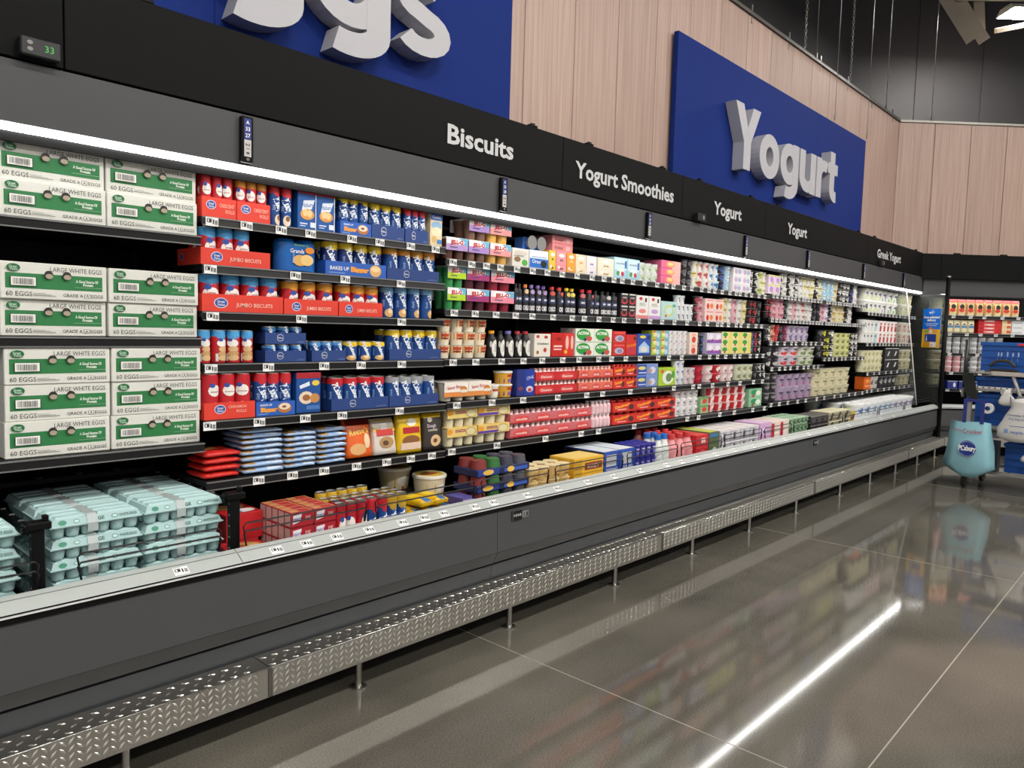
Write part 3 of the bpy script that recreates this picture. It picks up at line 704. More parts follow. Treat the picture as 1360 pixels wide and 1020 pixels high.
@lru_cache(None)
def tray(W, D, H, style):
    b = MB(); col = {'r': TRED, 'n': '#27427f', 'b': '#2b5fb8'}[style[0]]; t = .003
    b.box(-W/2, W/2, 0, D, 0, t, col); b.box(-W/2, W/2, 0, t, t, H, col); b.box(-W/2, W/2, D-t, D, t, H, col)
    b.box(-W/2, -W/2+t, t, D-t, t, H, col); b.box(W/2-t, W/2, t, D-t, t, H, col)
    a = H/W
    mp = front(0)
    if style == 'rc': d = gv(.26, .62, .13, .2)+[('t', 'CRESCENT', .72, .64, .18, '#f6b9a8', .44), ('t', 'ROLLS', .81, .36, .18, '#f6b9a8', .26)]
    elif style == 'rj': d = gv(.22, .5, .075, .26)+[('t', 'JUMBO BISCUITS', .63, .42, .22, '#f6c4b4', .46)]
    elif style == 'ri': d = gv(.3, .6, .1, .24)+[('t', 'CINNAMON', .64, .72, .17, '#f6b9a8', .36), ('t', 'ROLLS', .72, .45, .17, '#f6b9a8', .2)]
    elif style == 'n': d = pb(.36, .55, min(.09, .34*a), .32)+[('r', .76, .95, .14, .17, '#7f90b8'), ('r', .8, .95, .22, .24, '#7f90b8')]
    elif style == 'bc': d = [('t', 'BAKES UP', .25, .78, .13, WHITE, .3), ('t', 'Bigger', .32, .45, .3, '#f2a33c', .42, 0, .06), ('e', .72, .52, .19, .38, '#b5733c'), ('e', .72, .62, .15, .24, '#ead9c2'), ('e', .71, .6, .06, .09, '#8a4f2c'), ('r', .05, .3, .12, .16, '#9dbfe8')]
    elif style == 'b': d = [('t', 'BAKES UP', .22, .5, .26, WHITE, .3), ('t', 'Bigger', .55, .5, .36, '#f2a33c', .3, 0, .06), ('e', .81, .5, .1, .46, '#e0b070'), ('e', .81, .62, .08, .2, '#f0d29a'), ('r', .05, .3, .14, .18, '#9dbfe8')]
    else: d = []
    deco(b, mp, W, H, d)
    b.n = 0; deco(b, sideL(-W/2), D, H, gv(-.3, .5, .06, .2)[:2] if style[0] == 'r' else [])
    return ('display_tray', 'tray', [('tray', b.mesh('tray'), (0, 0, 0), [])], H, D)

def carton(W, D, H, base, items, name='carton', cat='carton', side=None, top=None):
    b = MB(); b.box(-W/2, W/2, 0, D, 0, H, base, min(.002, W*.03)); deco(b, front(0), W, H, items)
    if side: b.n = 0; b.rect(sideL(-W/2), -D*.97, -D*.03, H*.03, H*.97, side)
    if top: b.n = 0; b.rect(topz(H), -W*.47, W*.47, D*.03, D*.97, top)
    return (name, cat, [(name, b.mesh(name), (0, 0, 0), [])], H, D)

def cup(Rr, H, body, lid, items, band=None, rl=1.0, name='yogurt_cup', cat='yogurt cup'):
    """tapered plastic cup with a foil lid"""
    b = MB(); r0, r1 = Rr*.78*rl, Rr*.95
    if band: b.lathe([(0, 0, body), (r0, 0, body), (r0+(r1-r0)*.25, H*.25, band), (r0+(r1-r0)*.85, H*.85, body), (r1, H*.95, body), (Rr, H*.955, lid), (Rr, H*.985, lid), (0, H*.99, lid)], 16)
    else: b.lathe([(0, 0, body), (r0, 0, body), (r1, H*.95, body), (Rr, H*.955, lid), (Rr, H*.985, lid), (0, H*.99, lid)], 16)
    deco(b, cone(r0, r1, H*.95), 2.3*Rr*.87, H, items, 4)
    return (name, cat, [(name, b.mesh(name), (0, 0, 0), [])], H, 2*Rr)

def tub(Rr, H, body, lid, items, name='yogurt_tub', cat='tub', toplabel=None):
    b = MB(); r0, r1 = Rr*.82, Rr*.95
    b.lathe([(0, 0, body), (r0, 0, body), (r1, H*.86, body)], 24); deco(b, cone(r0, r1, H*.86), 2.3*Rr*.9, H, items, 4)
    l = MB(); l.lathe([(Rr*.96, H*.84, lid), (Rr, H*.86, lid), (Rr, H*.97, lid), (Rr*.93, H, lid), (Rr*.88, H*.985, lid), (0, H*.985, lid)], 24)
    if toplabel:
        for it in toplabel: l.ell(topz(H*.985), it[0]*Rr, it[1]*Rr, it[2]*Rr, it[3]*Rr, it[4])
    return (name, cat, [('cup', b.mesh('cup'), (0, 0, 0), []), ('lid', l.mesh('lid'), (0, 0, 0), [])], H, 2*Rr)

def bottle(Rr, H, body, cap, items, label=None, name='drink_bottle', cat='bottle', neck=.45):
    b = MB(); lb = label or body; n = Rr*neck
    b.lathe([(0, 0, body), (Rr*.9, 0, body), (Rr, H*.03, lb), (Rr, H*.62, body), (Rr*.93, H*.70, body), (n*1.05, H*.86, body), (n, H*.9, body)], 16)
    deco(b, wrap(Rr), 2.3*Rr, H, items, 4)
    c = MB(); c.lathe([(n*1.2, H*.885, cap), (n*1.2, H*.99, cap), (n*1.1, H, cap), (0, H, cap)], 14)
    return (name, cat, [('bottle', b.mesh('bottle'), (0, 0, 0), []), ('cap', c.mesh('cap'), (0, 0, 0), [])], H, 2*Rr)

def sleeve_pack(W, H, sleeve, items, cupcol, lidcol='#e8e6e0', cups=2, rows=2, D=None, sl=(.42, 1.0), name='cup_pack', cat='multipack'):
    """cups side by side held by a printed card sleeve"""
    Rr = W/cups/2; D = D or rows*2*Rr
    parts = []; c = MB()
    c.lathe([(0, 0, cupcol), (Rr*.74, 0, cupcol), (Rr*.93, H*.93, cupcol), (Rr*.98, H*.94, lidcol), (Rr*.98, H*.97, lidcol), (0, H*.97, lidcol)], 14); cm = c.mesh('cup')
    for j in range(rows):
        for i in range(cups): parts.append(('cup', cm, (-W/2+Rr+2*Rr*i, Rr+2*Rr*j, 0), []))
    b = MB(); t = .0015
    z0, z1 = sl[0]*H, sl[1]*H
    b.box(-W/2, W/2, -t, 0, z0, z1, sleeve); b.box(-W/2, W/2, D, D+t, z0, z1, sleeve); b.box(-W/2, W/2, -t, D+t, z1, z1+t, sleeve)
    mp = lambda u, v, e: (u, -t-e, z0+v); deco(b, mp, W, z1-z0, items)
    parts.append(('sleeve', b.mesh('sleeve'), (0, 0, 0), []))
    return (name, cat, parts, H+t, D)

def shrink_pack(W, H, bodycol, capcol, items, n=3, rows=2, band=None, name='bottle_pack', cat='multipack'):
    """small drink bottles held in a printed wrap"""
    Rr = W/n/2; parts = []; D = rows*2*Rr
    b = MB(); b.lathe([(0, 0, bodycol), (Rr*.85, 0, bodycol), (Rr*.95, H*.1, bodycol), (Rr*.95, H*.62, bodycol), (Rr*.5, H*.82, bodycol), (Rr*.5, H*.86, capcol), (Rr*.62, H*.87, capcol), (Rr*.62, H*.97, capcol), (0, H*.99, capcol)], 12); bm_ = b.mesh('bottle')
    for j in range(rows):
        for i in range(n): parts.append(('bottle', bm_, (-W/2+Rr+2*Rr*i, Rr+2*Rr*j, 0), []))
    if band:
        s = MB(); t = .001; a, c = band[1]*H, band[2]*H
        s.box(-W/2, W/2, -t, 0, a, c, band[0]); s.box(-W/2, W/2, D, D+t, a, c, band[0]); s.box(-W/2-t, -W/2, -t, D+t, a, c, band[0]); s.box(W/2, W/2+t, -t, D+t, a, c, band[0])
        deco(s, lambda u, v, e: (u, -t-e, a+v), W, c-a, items)
        parts.append(('wrap', s.mesh('wrap'), (0, 0, 0), []))
    return (name, cat, parts, H, D)

def pouch(W, D, H, col, items, seed, name='dough_pouch', cat='pouch'):
    """soft flat bag lying down, crimped at both ends"""
    rr = random.Random(seed); b = MB(); nx, ny = 10, 6; top = []; vs = []
    for sgn in (1, -1):
        for j in range(ny+1):
            for i in range(nx+1):
                u, v = i/nx, j/ny; bul = .5+.5*(1-abs(2*u-1)**5)*(1-abs(2*v-1)**7)
                z = H/2+sgn*(H/2*bul*(.85+.15*math.sin(7*u+seed)*math.cos(5*v+seed)))+(rr.uniform(-.0018, .0018) if sgn > 0 else 0)
                vs.append(((u-.5)*W*(1-.06*abs(2*v-1)), v*D, max(0, z)))
    n = (nx+1)*(ny+1); fs = []
    for j in range(ny):
        for i in range(nx):
            a = j*(nx+1)+i; fs.append((a, a+1, a+nx+2, a+nx+1)); fs.append((n+a, n+a+nx+1, n+a+nx+2, n+a+1))
    for i in range(nx): fs.append((i, n+i, n+i+1, i+1)); k = ny*(nx+1)+i; fs.append((k, k+1, n+k+1, n+k))
    for j in range(ny): a = j*(nx+1); fs.append((a, a+nx+1, n+a+nx+1, n+a)); a += nx; fs.append((a, n+a, n+a+nx+1, a+nx+1))
    b.add(vs, fs, mat(col, .3), True)
    for (u0, u1, v0, v1, cl) in items:      # print patches that follow the bag
        m = b.slot(mat(cl, .3))
        for q in range(nx*ny*2):
            cell = q//2; i, j = cell % nx, cell//nx
            if u0 <= (i+.5)/nx <= u1 and v0 <= (j+.5)/ny <= v1 and q % 2 == 0: b.mi[q] = m
    return (name, cat, [(name, b.mesh(name), (0, 0, 0), [])], H, D)

def standup(W, D, H, col, items, lean=.0, top=None, name='dough_pack', cat='pack'):
    """filled bag standing upright with a crimped top"""
    b = MB(); n = 10; nz = 8; vs = []; fs = []
    for k in range(nz+1):
        t = k/nz; th = D*(1-.75*max(0, (t-.8)/.2)) if t > .8 else D*(.85+.15*math.sin(PI*t/.8)); ww = W*(.97+.03*math.cos(6*t))
        for s_, (px, py) in enumerate([(-.5, .15), (-.44, 0), (.44, 0), (.5, .15), (.5, .85), (.44, 1), (-.44, 1), (-.5, .85)]):
            vs.append((px*ww, D/2+(py-.5)*th, t*H))
    for k in range(nz):
        for s_ in range(8): fs.append((k*8+s_, k*8+(s_+1) % 8, (k+1)*8+(s_+1) % 8, (k+1)*8+s_))
    fs.append(tuple(range(8))[::-1]); fs.append(tuple(nz*8+i for i in range(8)))
    b.add(vs, fs, mat(col, .35), True)
    if top:
        m = b.slot(mat(top, .35))
        for i in range((nz-1)*8, nz*8): b.mi[i] = m
    mp = lambda u, v, e: (u, D/2-.5*(D*(1-.75*max(0, (v/H-.8)/.2)) if v/H > .8 else D*(.85+.15*math.sin(PI*min(v/H, .8)/.8)))-e-.0015, v)
    deco(b, mp, W*.94, H, items)
    return (name, cat, [(name, b.mesh(name), (0, 0, 0), [])], H, D)

# ---- eggs
def egg_box():
    W, D, H = .308, .30, .1165; G = '#2c7a45'
    b = MB(); b.box(-W/2, W/2, 0, D, 0, H, mat('#dcdcd4', .6), .0025)
    b.box(-W/2-.0005, W/2+.0005, D*.02, D*.98, H*.44, H*.46, mat('#c9c9c1', .6))
    mp = front(0)
    d = [('r', .045, .955, .29, .70, G), ('t', 'LARGE WHITE EGGS', .70, .845, .125, '#3a3a38', .50, 0, .0), ('t', '60 EGGS', .165, .145, .125, '#3a3a38', .235, 0, .0),
         ('t', 'GRADE A', .665, .145, .09, '#3a3a38', .19, 0, 0.), ('r', .775, .83, .085, .205, '#6a6a66'), ('r', .780, .825, .095, .195, '#e8e8e0'), ('t', 'A', .803, .145, .08, '#3a3a38'), ('t', 'EGGS', .90, .145, .09, '#3a3a38', .12, 0, 0.),
         ('r', .29, .40, .17, .178, '#77776f'), ('r', .29, .46, .135, .145, '#77776f'), ('r', .29, .50, .105, .118, '#55554f'),
         ('t', 'A Good Source Of', .80, .55, .075, '#d9ead9', .22, 0, .04), ('t', 'Protein', .81, .46, .075, '#d9ead9', .1, 0, .04), ('r', .68, .95, .375, .383, '#a9cbb0'),
         ('e', .115, .84, .063, .105, '#1d6a3a'), ('t', 'Great', .112, .865, .07, '#cfe3d2', .07), ('t', 'Value', .118, .80, .06, '#cfe3d2', .07),
         ('r', .085, .32, .355, .605, '#24402c'), ('r', .092, .313, .365, .595, '#ecece6')]
    x = .11; rr = random.Random(3)
    while x < .29: wd = rr.uniform(.003, .012); d.append(('r', x, x+wd, .40, .56, '#7d7d7a')); x += wd+rr.uniform(.004, .009)
    for cu in (.43, .60): d += [('e', cu, .685, .043, .115, '#2b2622'), ('e', cu+.004, .645, .036, .07, '#a89a88')]
    deco(b, mp, W, H, d)
    b.n = 0; b.text(sideL(-W/2), 'A', -.15, .09, .03, '#3a3a38'); b.text(sideL(-W/2), 'EGGS', -.15, .04, .02, '#3a3a38')
    return ('egg_box', 'egg box', [('egg_box', b.mesh('egg_box'), (0, 0, 0), [])], H, D)
def egg_carton():
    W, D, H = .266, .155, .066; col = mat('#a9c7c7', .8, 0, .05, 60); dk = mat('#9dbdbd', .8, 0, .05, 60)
    b = MB(); zc = .036
    for i in range(6):
        for j in range(3):
            cx, cy = -W/2+.024+(W-.048)*i/5, .026+(D-.052)*j/2
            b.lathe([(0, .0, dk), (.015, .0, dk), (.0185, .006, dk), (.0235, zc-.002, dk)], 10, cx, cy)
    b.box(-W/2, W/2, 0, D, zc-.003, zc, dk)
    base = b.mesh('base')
    l = MB(); i_ = .008
    def fr(x0, x1, y0, y1, z0, z1, ins, m):
        vs = [(x0, y0, z0), (x1, y0, z0), (x1, y1, z0), (x0, y1, z0), (x0+ins, y0+ins, z1), (x1-ins, y0+ins, z1), (x1-ins, y1-ins, z1), (x0+ins, y1-ins, z1)]
        l.add(vs, [(4, 5, 6, 7), (0, 1, 5, 4), (1, 2, 6, 5), (2, 3, 7, 6), (3, 0, 4, 7)], m)
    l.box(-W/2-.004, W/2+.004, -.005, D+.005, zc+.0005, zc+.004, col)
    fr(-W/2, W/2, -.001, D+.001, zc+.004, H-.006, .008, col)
    for j in range(3):
        for k in range(2): fr(-W/2+.014+k*(W/2-.012), -W/2+.008+(k+1)*(W/2-.012)+.002, .013+j*.046, .05+j*.046, H-.006, H-.0005, .006, col)
    # print on the sloping lid front
    z0, z1 = zc+.004, H-.006
    mp = lambda u, v, e: (u, -.001+.008*(v-z0)/(z1-z0)-e-.0006, v)
    g = '#2d5a50'; zm = (z0+z1)/2
    l.ell(mp, -.1, zm, .012, .0075, '#3c8a70'); l.ell(mp, -.06, zm, .009, .006, g); l.ell(mp, -.06, zm, .0075, .0045, '#b9dcd8')
    l.text(mp, 'LARGE', -.004, zm, .010, g, w=.05); l.ell(mp, .052, zm, .010, .006, g); l.ell(mp, .052, zm, .008, .0045, '#b9dcd8'); l.text(mp, 'WHITE EGGS', .092, zm, .008, g, w=.055)
    tp = MB(); grey = mat('#a9b3b3', .4)
    tp.add([(-.03, -.0062, .012), (.0, -.0062, .012), (.0, -.0062, zc+.004), (-.03, -.0062, zc+.004)], [(0, 1, 2, 3)], grey)
    tp.add([(-.03, -.0062, zc+.004), (.0, -.0062, zc+.004), (.0, .0055, H-.005), (-.03, .0055, H-.005)], [(0, 1, 2, 3)], grey)
    tp.add([(-.03, .0055, H-.005), (.0, .0055, H-.005), (.0, .013, H+.0006), (-.03, .013, H+.0006)], [(0, 1, 2, 3)], grey)
    tp.add([(-.03, .013, H+.0006), (.0, .013, H+.0006), (.0, D-.012, H+.0006), (-.03, D-.012, H+.0006)], [(0, 1, 2, 3)], grey)
    return ('egg_carton', 'egg carton', [('base', base, (0, 0, 0), []), ('lid', l.mesh('lid'), (0, 0, 0), []), ('tape_band', tp.mesh('tape_band'), (0, 0, 0), [])], H+.001, D)

# ------------------------------------------------------------------ stocking helpers
BAYS = ((-9, X_BIS), (X_BIS, X_MID), (X_MID, X_FAR), (X_FAR, X_END), (X_END, 9.786), (9.794, X_STOP-.02))
def clamp(a, c, z):
    if z < .6: return a, c
    m = (a+c)/2
    for p, q in BAYS:
        if p <= m <= q: return max(a, p+.004), min(c, q-.004)
    return a, c
def run(z, x0, x1, n, layers, maker, desc, loc, rows=1, yoff=.012, gap=.003, jit=.0, skip=(), Yf=None):
    """n products side by side between two surveyed columns, stacked in layers, repeated backwards in rows"""
    Y = (YF(z) if Yf is None else Yf)+yoff
    a, c = clamp(wx(x0, Y, z), wx(x1, Y, z), z); w_ = (c-a)/n
    if jit: gap += .003
    pr = maker(round(w_-gap, 4)); H, D = pr[3], pr[4]
    cyl = pr[0] in ('dough_can', 'yogurt_cup', 'drink_bottle', 'yogurt_tub', 'milk_bottle', 'pudding_cup', 'dip_tub')
    for r_ in range(rows):
        for l in range(layers):
            for i in range(n):
                if (i, l) in skip or (i, l, r_) in skip: continue
                dx = R.uniform(-jit, jit)*w_; rz = R.uniform(-.5, .5) if cyl and jit else (R.uniform(-1, 1)*.05*(1 if jit else 0))
                place(pr, a+w_*(i+.5)+dx*.12, Y+(D/2 if cyl else 0)+r_*(D+.003)+(R.uniform(0, .012) if jit else 0), z+.0005+l*(H+.0006), rz, desc, loc, layers_name(l, layers), None if r_ == 0 else 'row behind')
    return a, c, D
EGGLOC = ('top egg shelf', 'middle egg shelf', 'lowest egg shelf')
BISLOC = tuple(f'{o} biscuit shelf' for o in ('top', 'second', 'third', 'fourth', 'fifth', 'sixth'))
MIDLOC = tuple(f'{o} middle-bay shelf' for o in ('top', 'second', 'third', 'fourth', 'fifth'))
FARLOC = tuple(f'{o} far-bay shelf' for o in ('top', 'second', 'third', 'fourth', 'lowest'))
ENDLOC = tuple(f'{o} end-bay shelf' for o in ('top', 'second', 'third', 'fourth'))
DECK = 'bottom deck'

def stock_eggs():
    eb = egg_box(); H = eb[3]
    spec = [(0, 2), (1, 2), (2, 3)]
    for s_, n in spec:
        z = Z_EGG[s_]; Y = YF(z)+.008
        wdt = .308; c2 = 1.262-wdt/2; c1 = c2-wdt-.007; c0 = c1-wdt-.007
        for k, (cx, nm) in enumerate(((c0, 'leftmost cut-off column'), (c1, 'left column'), (c2, 'right column'))):
            if s_ == 2 and k == 0: continue
            for l in range(n):
                if s_ == 1 and k == 0 and l == 1: continue
                desc = 'white and green sixty egg box'
                place(eb, cx+R.uniform(-.002, .002), Y+R.uniform(0, .014), z+.0005+l*(H+.0006), R.uniform(-.006, .006), desc, EGGLOC[s_], layers_name(l, n), nm)
    ec = egg_carton(); H = ec[3]
    # stacks of foam cartons on the deck
    for (x, nm) in ((.49, 'leftmost cut-off stack'), (.842, 'left stack'), (1.121, 'right stack')):
        for r_ in range(3):
            for l in range(5):
                place(ec, x, .13+r_*.172+R.uniform(0, .003), Z_DECK+l*(H+.0004), R.uniform(-.01, .01), 'pale aqua foam egg carton', nm, layers_name(l, 5), ('front row', 'middle row', 'back row')[r_])
    # black steel dividers beside the carton stacks
    for i, x in enumerate((.664, 1.282)):
        r = root('stack_divider', (x, 0, 0)); b = MB()
        b.box(-.017, .017, .085, .115, Z_DECK, .83, M_BLACK, .002)
        for k in range(7): b.box(-.0175, -.0169, .095, .105, .55+.04*k, .556+.04*k, M_EDGE)
        obj('upright', b, r)
        b = MB(); b.box(-.006, .006, .115, .92, .775, .803, M_BLACK, .001)
        for k in range(8): b.box(-.007, .007, .16+k*.1, .168+k*.1, .801, .806, M_EDGE)
        obj('rail', b, r)
        b = MB(); b.box(-.034, .034, .075, .125, .81, .834, M_BLACK, .004); b.box(.015, .03, .09, .11, .834, .85, M_BLACK, .002); b.box(-.04, -.03, .09, .11, .80, .822, M_BLACK, .002); obj('clamp', b, r)
        tag(r, ('black steel divider between the two leftmost egg carton stacks', 'black steel divider between egg cartons and red pie crust boxes')[i], 'divider', 'black stack dividers')
    # dark empty egg flats rack behind the cartons
    b = MB()
    for k in range(6): b.box(.1, 1.22, .62+.05*k, .64+.05*k, .84, .86, M_BLACK, .002)
    for k in range(9): b.box(.15+.13*k, .17+.13*k, .61, .9, .862, .868, M_SHELF)
    for x in (.12, .60, 1.2): b.box(x-.01, x+.01, .75, .77, Z_DECK, .84, M_BLACK)
    tag(obj('wire_rack', b), 'black wire rack behind the aqua egg cartons', 'rack')

def cans_in_tray(z, x0, x1, n, style, tstyle, top, th, ch, cdesc, tdesc, loc, rows=2, skip=(), depth=.20):
    Y = YF(z)+.006; a, c = clamp(wx(x0, Y, z)+.001, wx(x1, Y, z)-.001, z); W = round(c-a, 4)
    tr = tray(W, depth, th, tstyle); place(tr, (a+c)/2, Y, z+.0005, 0, tdesc, loc)
    w_ = (W-.008)/n; Rr = min(w_/2-.0008, .036)
    cn = can(round(Rr, 4), ch, style, top)
    for r_ in range(rows):
        for i in range(n):
            if (i, r_) in skip: continue
            place(cn, a+.004+w_*(i+.5), Y+.0045+Rr+r_*(2*Rr+.002)+.001, z+.004, R.uniform(-.45, .45), cdesc, loc, None, None if r_ == 0 else 'row behind')
def cans_loose(z, pairs, H, style, top, cdesc, loc, rows=2):
    for (p, q) in pairs:
        Y = YF(z)+.012; a, c = clamp(wx(p, Y, z), wx(q, Y, z), z); Rr = round(min((c-a)/2-.0008, .034), 4); cn = can(Rr, H, style, top)
        for r_ in range(rows): place(cn, (a+c)/2, Y+Rr+r_*(2*Rr+.003), z+.0005, R.uniform(-.5, .5), cdesc, loc, None, None if r_ == 0 else 'row behind')

LB = '#4aa0d8'; OR = '#e39a2e'; YE = '#ecc91f'; SR = '#c3212c'; SV = '#9a9da3'
def stock_biscuits():
    z = Z_BIS[0]; L = BISLOC[0]
    cans_in_tray(z, 268, 314, 3, 'gv', 'rc', RED, .074, .160, 'red crescent roll can with red top', 'red crescent rolls tray', L)
    cans_in_tray(z, 314.5, 359, 3, 'gv', 'rc', '#d58a2c', .074, .156, 'red crescent roll can with orange top', 'red crescent rolls tray', L)
    cans_loose(z, [(360, 374), (376, 390)], .158, 'psw', SR, 'loose blue crescent can with red top', L)
    bx = lambda w_: carton(w_, .14, .172, '#1a56a0', [('r', 0, 1, .84, 1, '#c3212c'), ('p', [(.2, .42), (.75, .5), (.9, .72), (.3, .68)], '#dfe9f5'), ('t', 'Pillsbury', .5, .58, .1, '#1a56a0', .6, .15), ('e', .5, .36, .38, .13, '#d9954a'), ('e', .38, .4, .14, .09, '#efc68e'), ('e', .62, .38, .14, .09, '#efc68e'), ('r', .1, .5, .12, .15, '#cfe0f0'), ('r', .1, .4, .07, .09, '#cfe0f0'), ('r', .65, .92, .06, .18, '#dfe9f5'), ('r', .93, .97, 0, .84, '#dfe6ee')], 'dough_box', 'dough box')
    run(z, 395, 445, 2, 1, bx, 'blue crescent dough box with red top', L)
    cans_in_tray(z, 452, 493, 3, 'p', 'bc', YE, .056, .178, 'yellow-topped blue can in light-blue tray', 'lighter blue bakes up bigger tray', L)
    cans_in_tray(z, 493.5, 537, 3, 'p', 'n', YE, .062, .168, 'yellow-topped blue can in navy tray', 'wider navy dough tray', L)
    cans_in_tray(z, 538, 568.5, 3, 'p', 'n', SR, .062, .165, 'red-topped blue can in navy tray', 'narrow navy dough tray', L)
    run(z, 571, 589.5, 1, 1, lambda w_: carton(w_, .12, .163, '#e9d3ab', [('r', 0, 1, .75, 1, '#2b5ea8'), ('t', 'Cookie', .5, .84, .08, WHITE, .7), ('e', .5, .6, .45, .12, '#8fb6d8'), ('e', .5, .42, .42, .14, '#f0e0bd'), ('e', .3, .2, .2, .1, '#d9b26c'), ('r', .55, .95, .08, .2, '#4a83bd')], 'cookie_box', 'dough box'), 'slim blue and cream cookie dough box', L)
    z = Z_BIS[1]; L = BISLOC[1]
    cans_in_tray(z, 257, 359, 4, 'gvb', 'rj', LB, .062, .137, 'red jumbo biscuit can with light blue top', 'crumpled red jumbo biscuits tray', L, skip=((3, 0), (3, 1), (2, 1)))
    def four(w_):
        b = MB(); Wd = w_; H = .135; m = mat('#1e62b0', .25)
        for sx in (-1, 1): b.lathe([(0, 0, m), (Wd/4, .002, m), (Wd/4, H-.02, m), (Wd/5, H-.004, m), (0, H, m)], 16, sx*Wd/4, Wd/4)
        b.box(-Wd/4, Wd/4, .0015, Wd/2-.0015, .001, H-.02, m, .004)
        deco(b, front(-.002), Wd*.7, H, [('t', 'Grands', .4, .62, .12, WHITE, .5), ('t', 'Buttery', .55, .8, .05, '#7fc24f', .5), ('e', .5, .34, .26, .17, '#d9ab62'), ('e', .75, .36, .24, .17, '#e9c682'), ('e', .85, .66, .17, .1, '#e08a2a'), ('t', 'Pillsbury', .25, .4, .06, '#a9c9ea', .3, PI/2)])
        return ('biscuit_multipack', 'multipack', [('biscuit_multipack', b.mesh('biscuit_multipack'), (0, 0, 0), [])], H, Wd/2)
    run(z, 371, 424, 1, 1, four, 'bright blue shrink wrapped double pack of biscuits', L)
    cans_in_tray(z, 432, 513, 4, 'pnavy', 'b', YE, .058, .138, 'yellow-topped navy biscuit can', 'long blue bakes up bigger tray', L)
    cans_in_tray(z, 514, 583, 4, 'p', 'n', OR, .052, .138, 'blue biscuit can with orange top', 'long navy tray', L)
    z = Z_BIS[2]; L = BISLOC[2]
    cans_in_tray(z, 268, 376, 4, 'gvb', 'rj', LB, .066, .138, 'red jumbo biscuit can with light blue top', 'widest red jumbo biscuits tray', L)
    cans_in_tray(z, 377, 449, 3, 'gvb', 'rj', OR, .062, .132, 'red jumbo biscuit can with orange top', 'narrower red jumbo biscuits tray', L)
    cans_in_tray(z, 450, 508, 3, 'gvb', 'rj', OR, .062, .132, 'red jumbo biscuit can with orange top', 'narrower red jumbo biscuits tray', L)
    cans_loose(z, [(510, 526), (527.5, 543.5), (545.5, 560), (562, 576)], .142, 'p', '#7fb2dc', 'blue biscuit can with light blue swoosh', L)
    z = Z_BIS[3]; L = BISLOC[3]
    cans_loose(z, [(266, 282), (284, 303), (304.5, 322), (323.5, 339)], .125, 'gvt', LB, 'red biscuit can picturing stacked biscuits', L)
    for k in range(2):
        z2 = z+k*.073
        cans_in_tray(z2, 352, 406.5, 3, 'p', 'n', '#4d92cf', .045, .066, f'small light blue topped can in {("lower", "upper")[k]} navy tray', f'{("lower", "upper")[k]} tray of the stacked navy trays', L, rows=1, depth=.085)
    cans_in_tray(z, 414, 459.5, 3, 'p', 'n', '#4d92cf', .046, .080, 'small can in the single low tray', 'single low navy tray', L, rows=2, depth=.16)
    cans_loose(z, [(460, 479), (480.5, 497), (498.5, 514.5)], .084, 'p', YE, 'short blue can with yellow top', L)
    cans_in_tray(z, 517, 587, 4, 'p', 'n', YE, .05, .136, 'tall yellow-topped can in navy tray', 'wide navy tray at the shelf end', L)
    z = Z_BIS[4]; L = BISLOC[4]
    cans_in_tray(z, 271, 339, 3, 'gvc', 'ri', RED, .064, .170, 'red cinnamon roll can', 'red cinnamon rolls tray', L)
    cans_in_tray(z, 340, 392, 3, 'psw', 'bc', SR, .056, .168, 'red-topped cinnamon roll can in light-blue tray', 'blue cinnamon bakes up bigger tray', L)
    run(z, 393, 426, 1, 1, lambda w_: carton(w_, .13, .168, '#1a4f98', [('r', 0, 1, .86, 1, '#a81f28'), ('p', [(.15, .6), (.55, .68), (.52, .78), (.12, .68)], '#dfe9f5'), ('e', .4, .38, .3, .16, '#e4d2ba'), ('e', .4, .38, .16, .08, '#9a6236'), ('e', .75, .36, .2, .12, '#c98a48'), ('e', .78, .74, .16, .07, '#e8c84a'), ('r', .4, .95, .08, .18, '#4a78b8')], 'dough_box', 'dough box'), 'blue cinnamon roll box', L)
    cans_in_tray(z, 440, 516, 4, 'psw', 'n', SR, .05, .138, 'red-topped cinnamon roll can in navy tray', 'left navy tray', L)
    cans_in_tray(z, 517, 582, 4, 'psw', 'n', SV, .05, .132, 'silver-topped cinnamon roll can', 'right navy tray', L)
    z = Z_BIS[5]; L = BISLOC[5]; Y = YF(z)+.01
    def stack(x0, x1, n, H, D, col, items, desc, nm):
        a, c = wx(x0, Y, z), wx(x1, Y, z); zz = z+.0005
        for k in range(n):
            h = H*R.uniform(.92, 1.06); p = pouch(c-a-.006, D, h, col, items, k+int(x0))
            place(p, (a+c)/2+R.uniform(-.003, .003), Y+R.uniform(0, .012), zz, R.uniform(-.03, .03), desc, L, layers_name(k, n), nm); zz += h*1.01
    stack(270, 320, 4, .027, .16, '#c92620', [(.3, .8, .0, .4, '#d8342c'), (.2, .6, .5, .9, '#d9a05a')], 'red cookie dough pouch', None)
    bl = [(0, .3, 0, .3, '#b98f5a'), (.3, .9, .1, .5, '#c3d4ea'), (.25, .7, .4, .9, '#d9b070'), (.6, 1, 0, .3, '#e6edf5')]
    stack(322, 378, 8, .0225, .17, '#9dbbe0', bl, 'light blue cookie dough pouch', 'leftmost stack')
    stack(380, 422, 7, .0222, .17, '#9dbbe0', bl, 'light blue cookie dough pouch', 'middle stack')
    stack(424, 462, 7, .0222, .17, '#93b2da', bl, 'light blue cookie dough pouch', 'rightmost stack')
    def su(x0, x1, H, col, items, desc, top=None, lean=-.12, rz=0):
        a, c = wx(x0, Y, z), wx(x1, Y, z); p = standup(c-a, .055, H, col, items, 0, top)
        place(p, (a+c)/2, Y+.004, z+.001+.06*math.sin(-lean), rz, desc, L, tilt=lean)
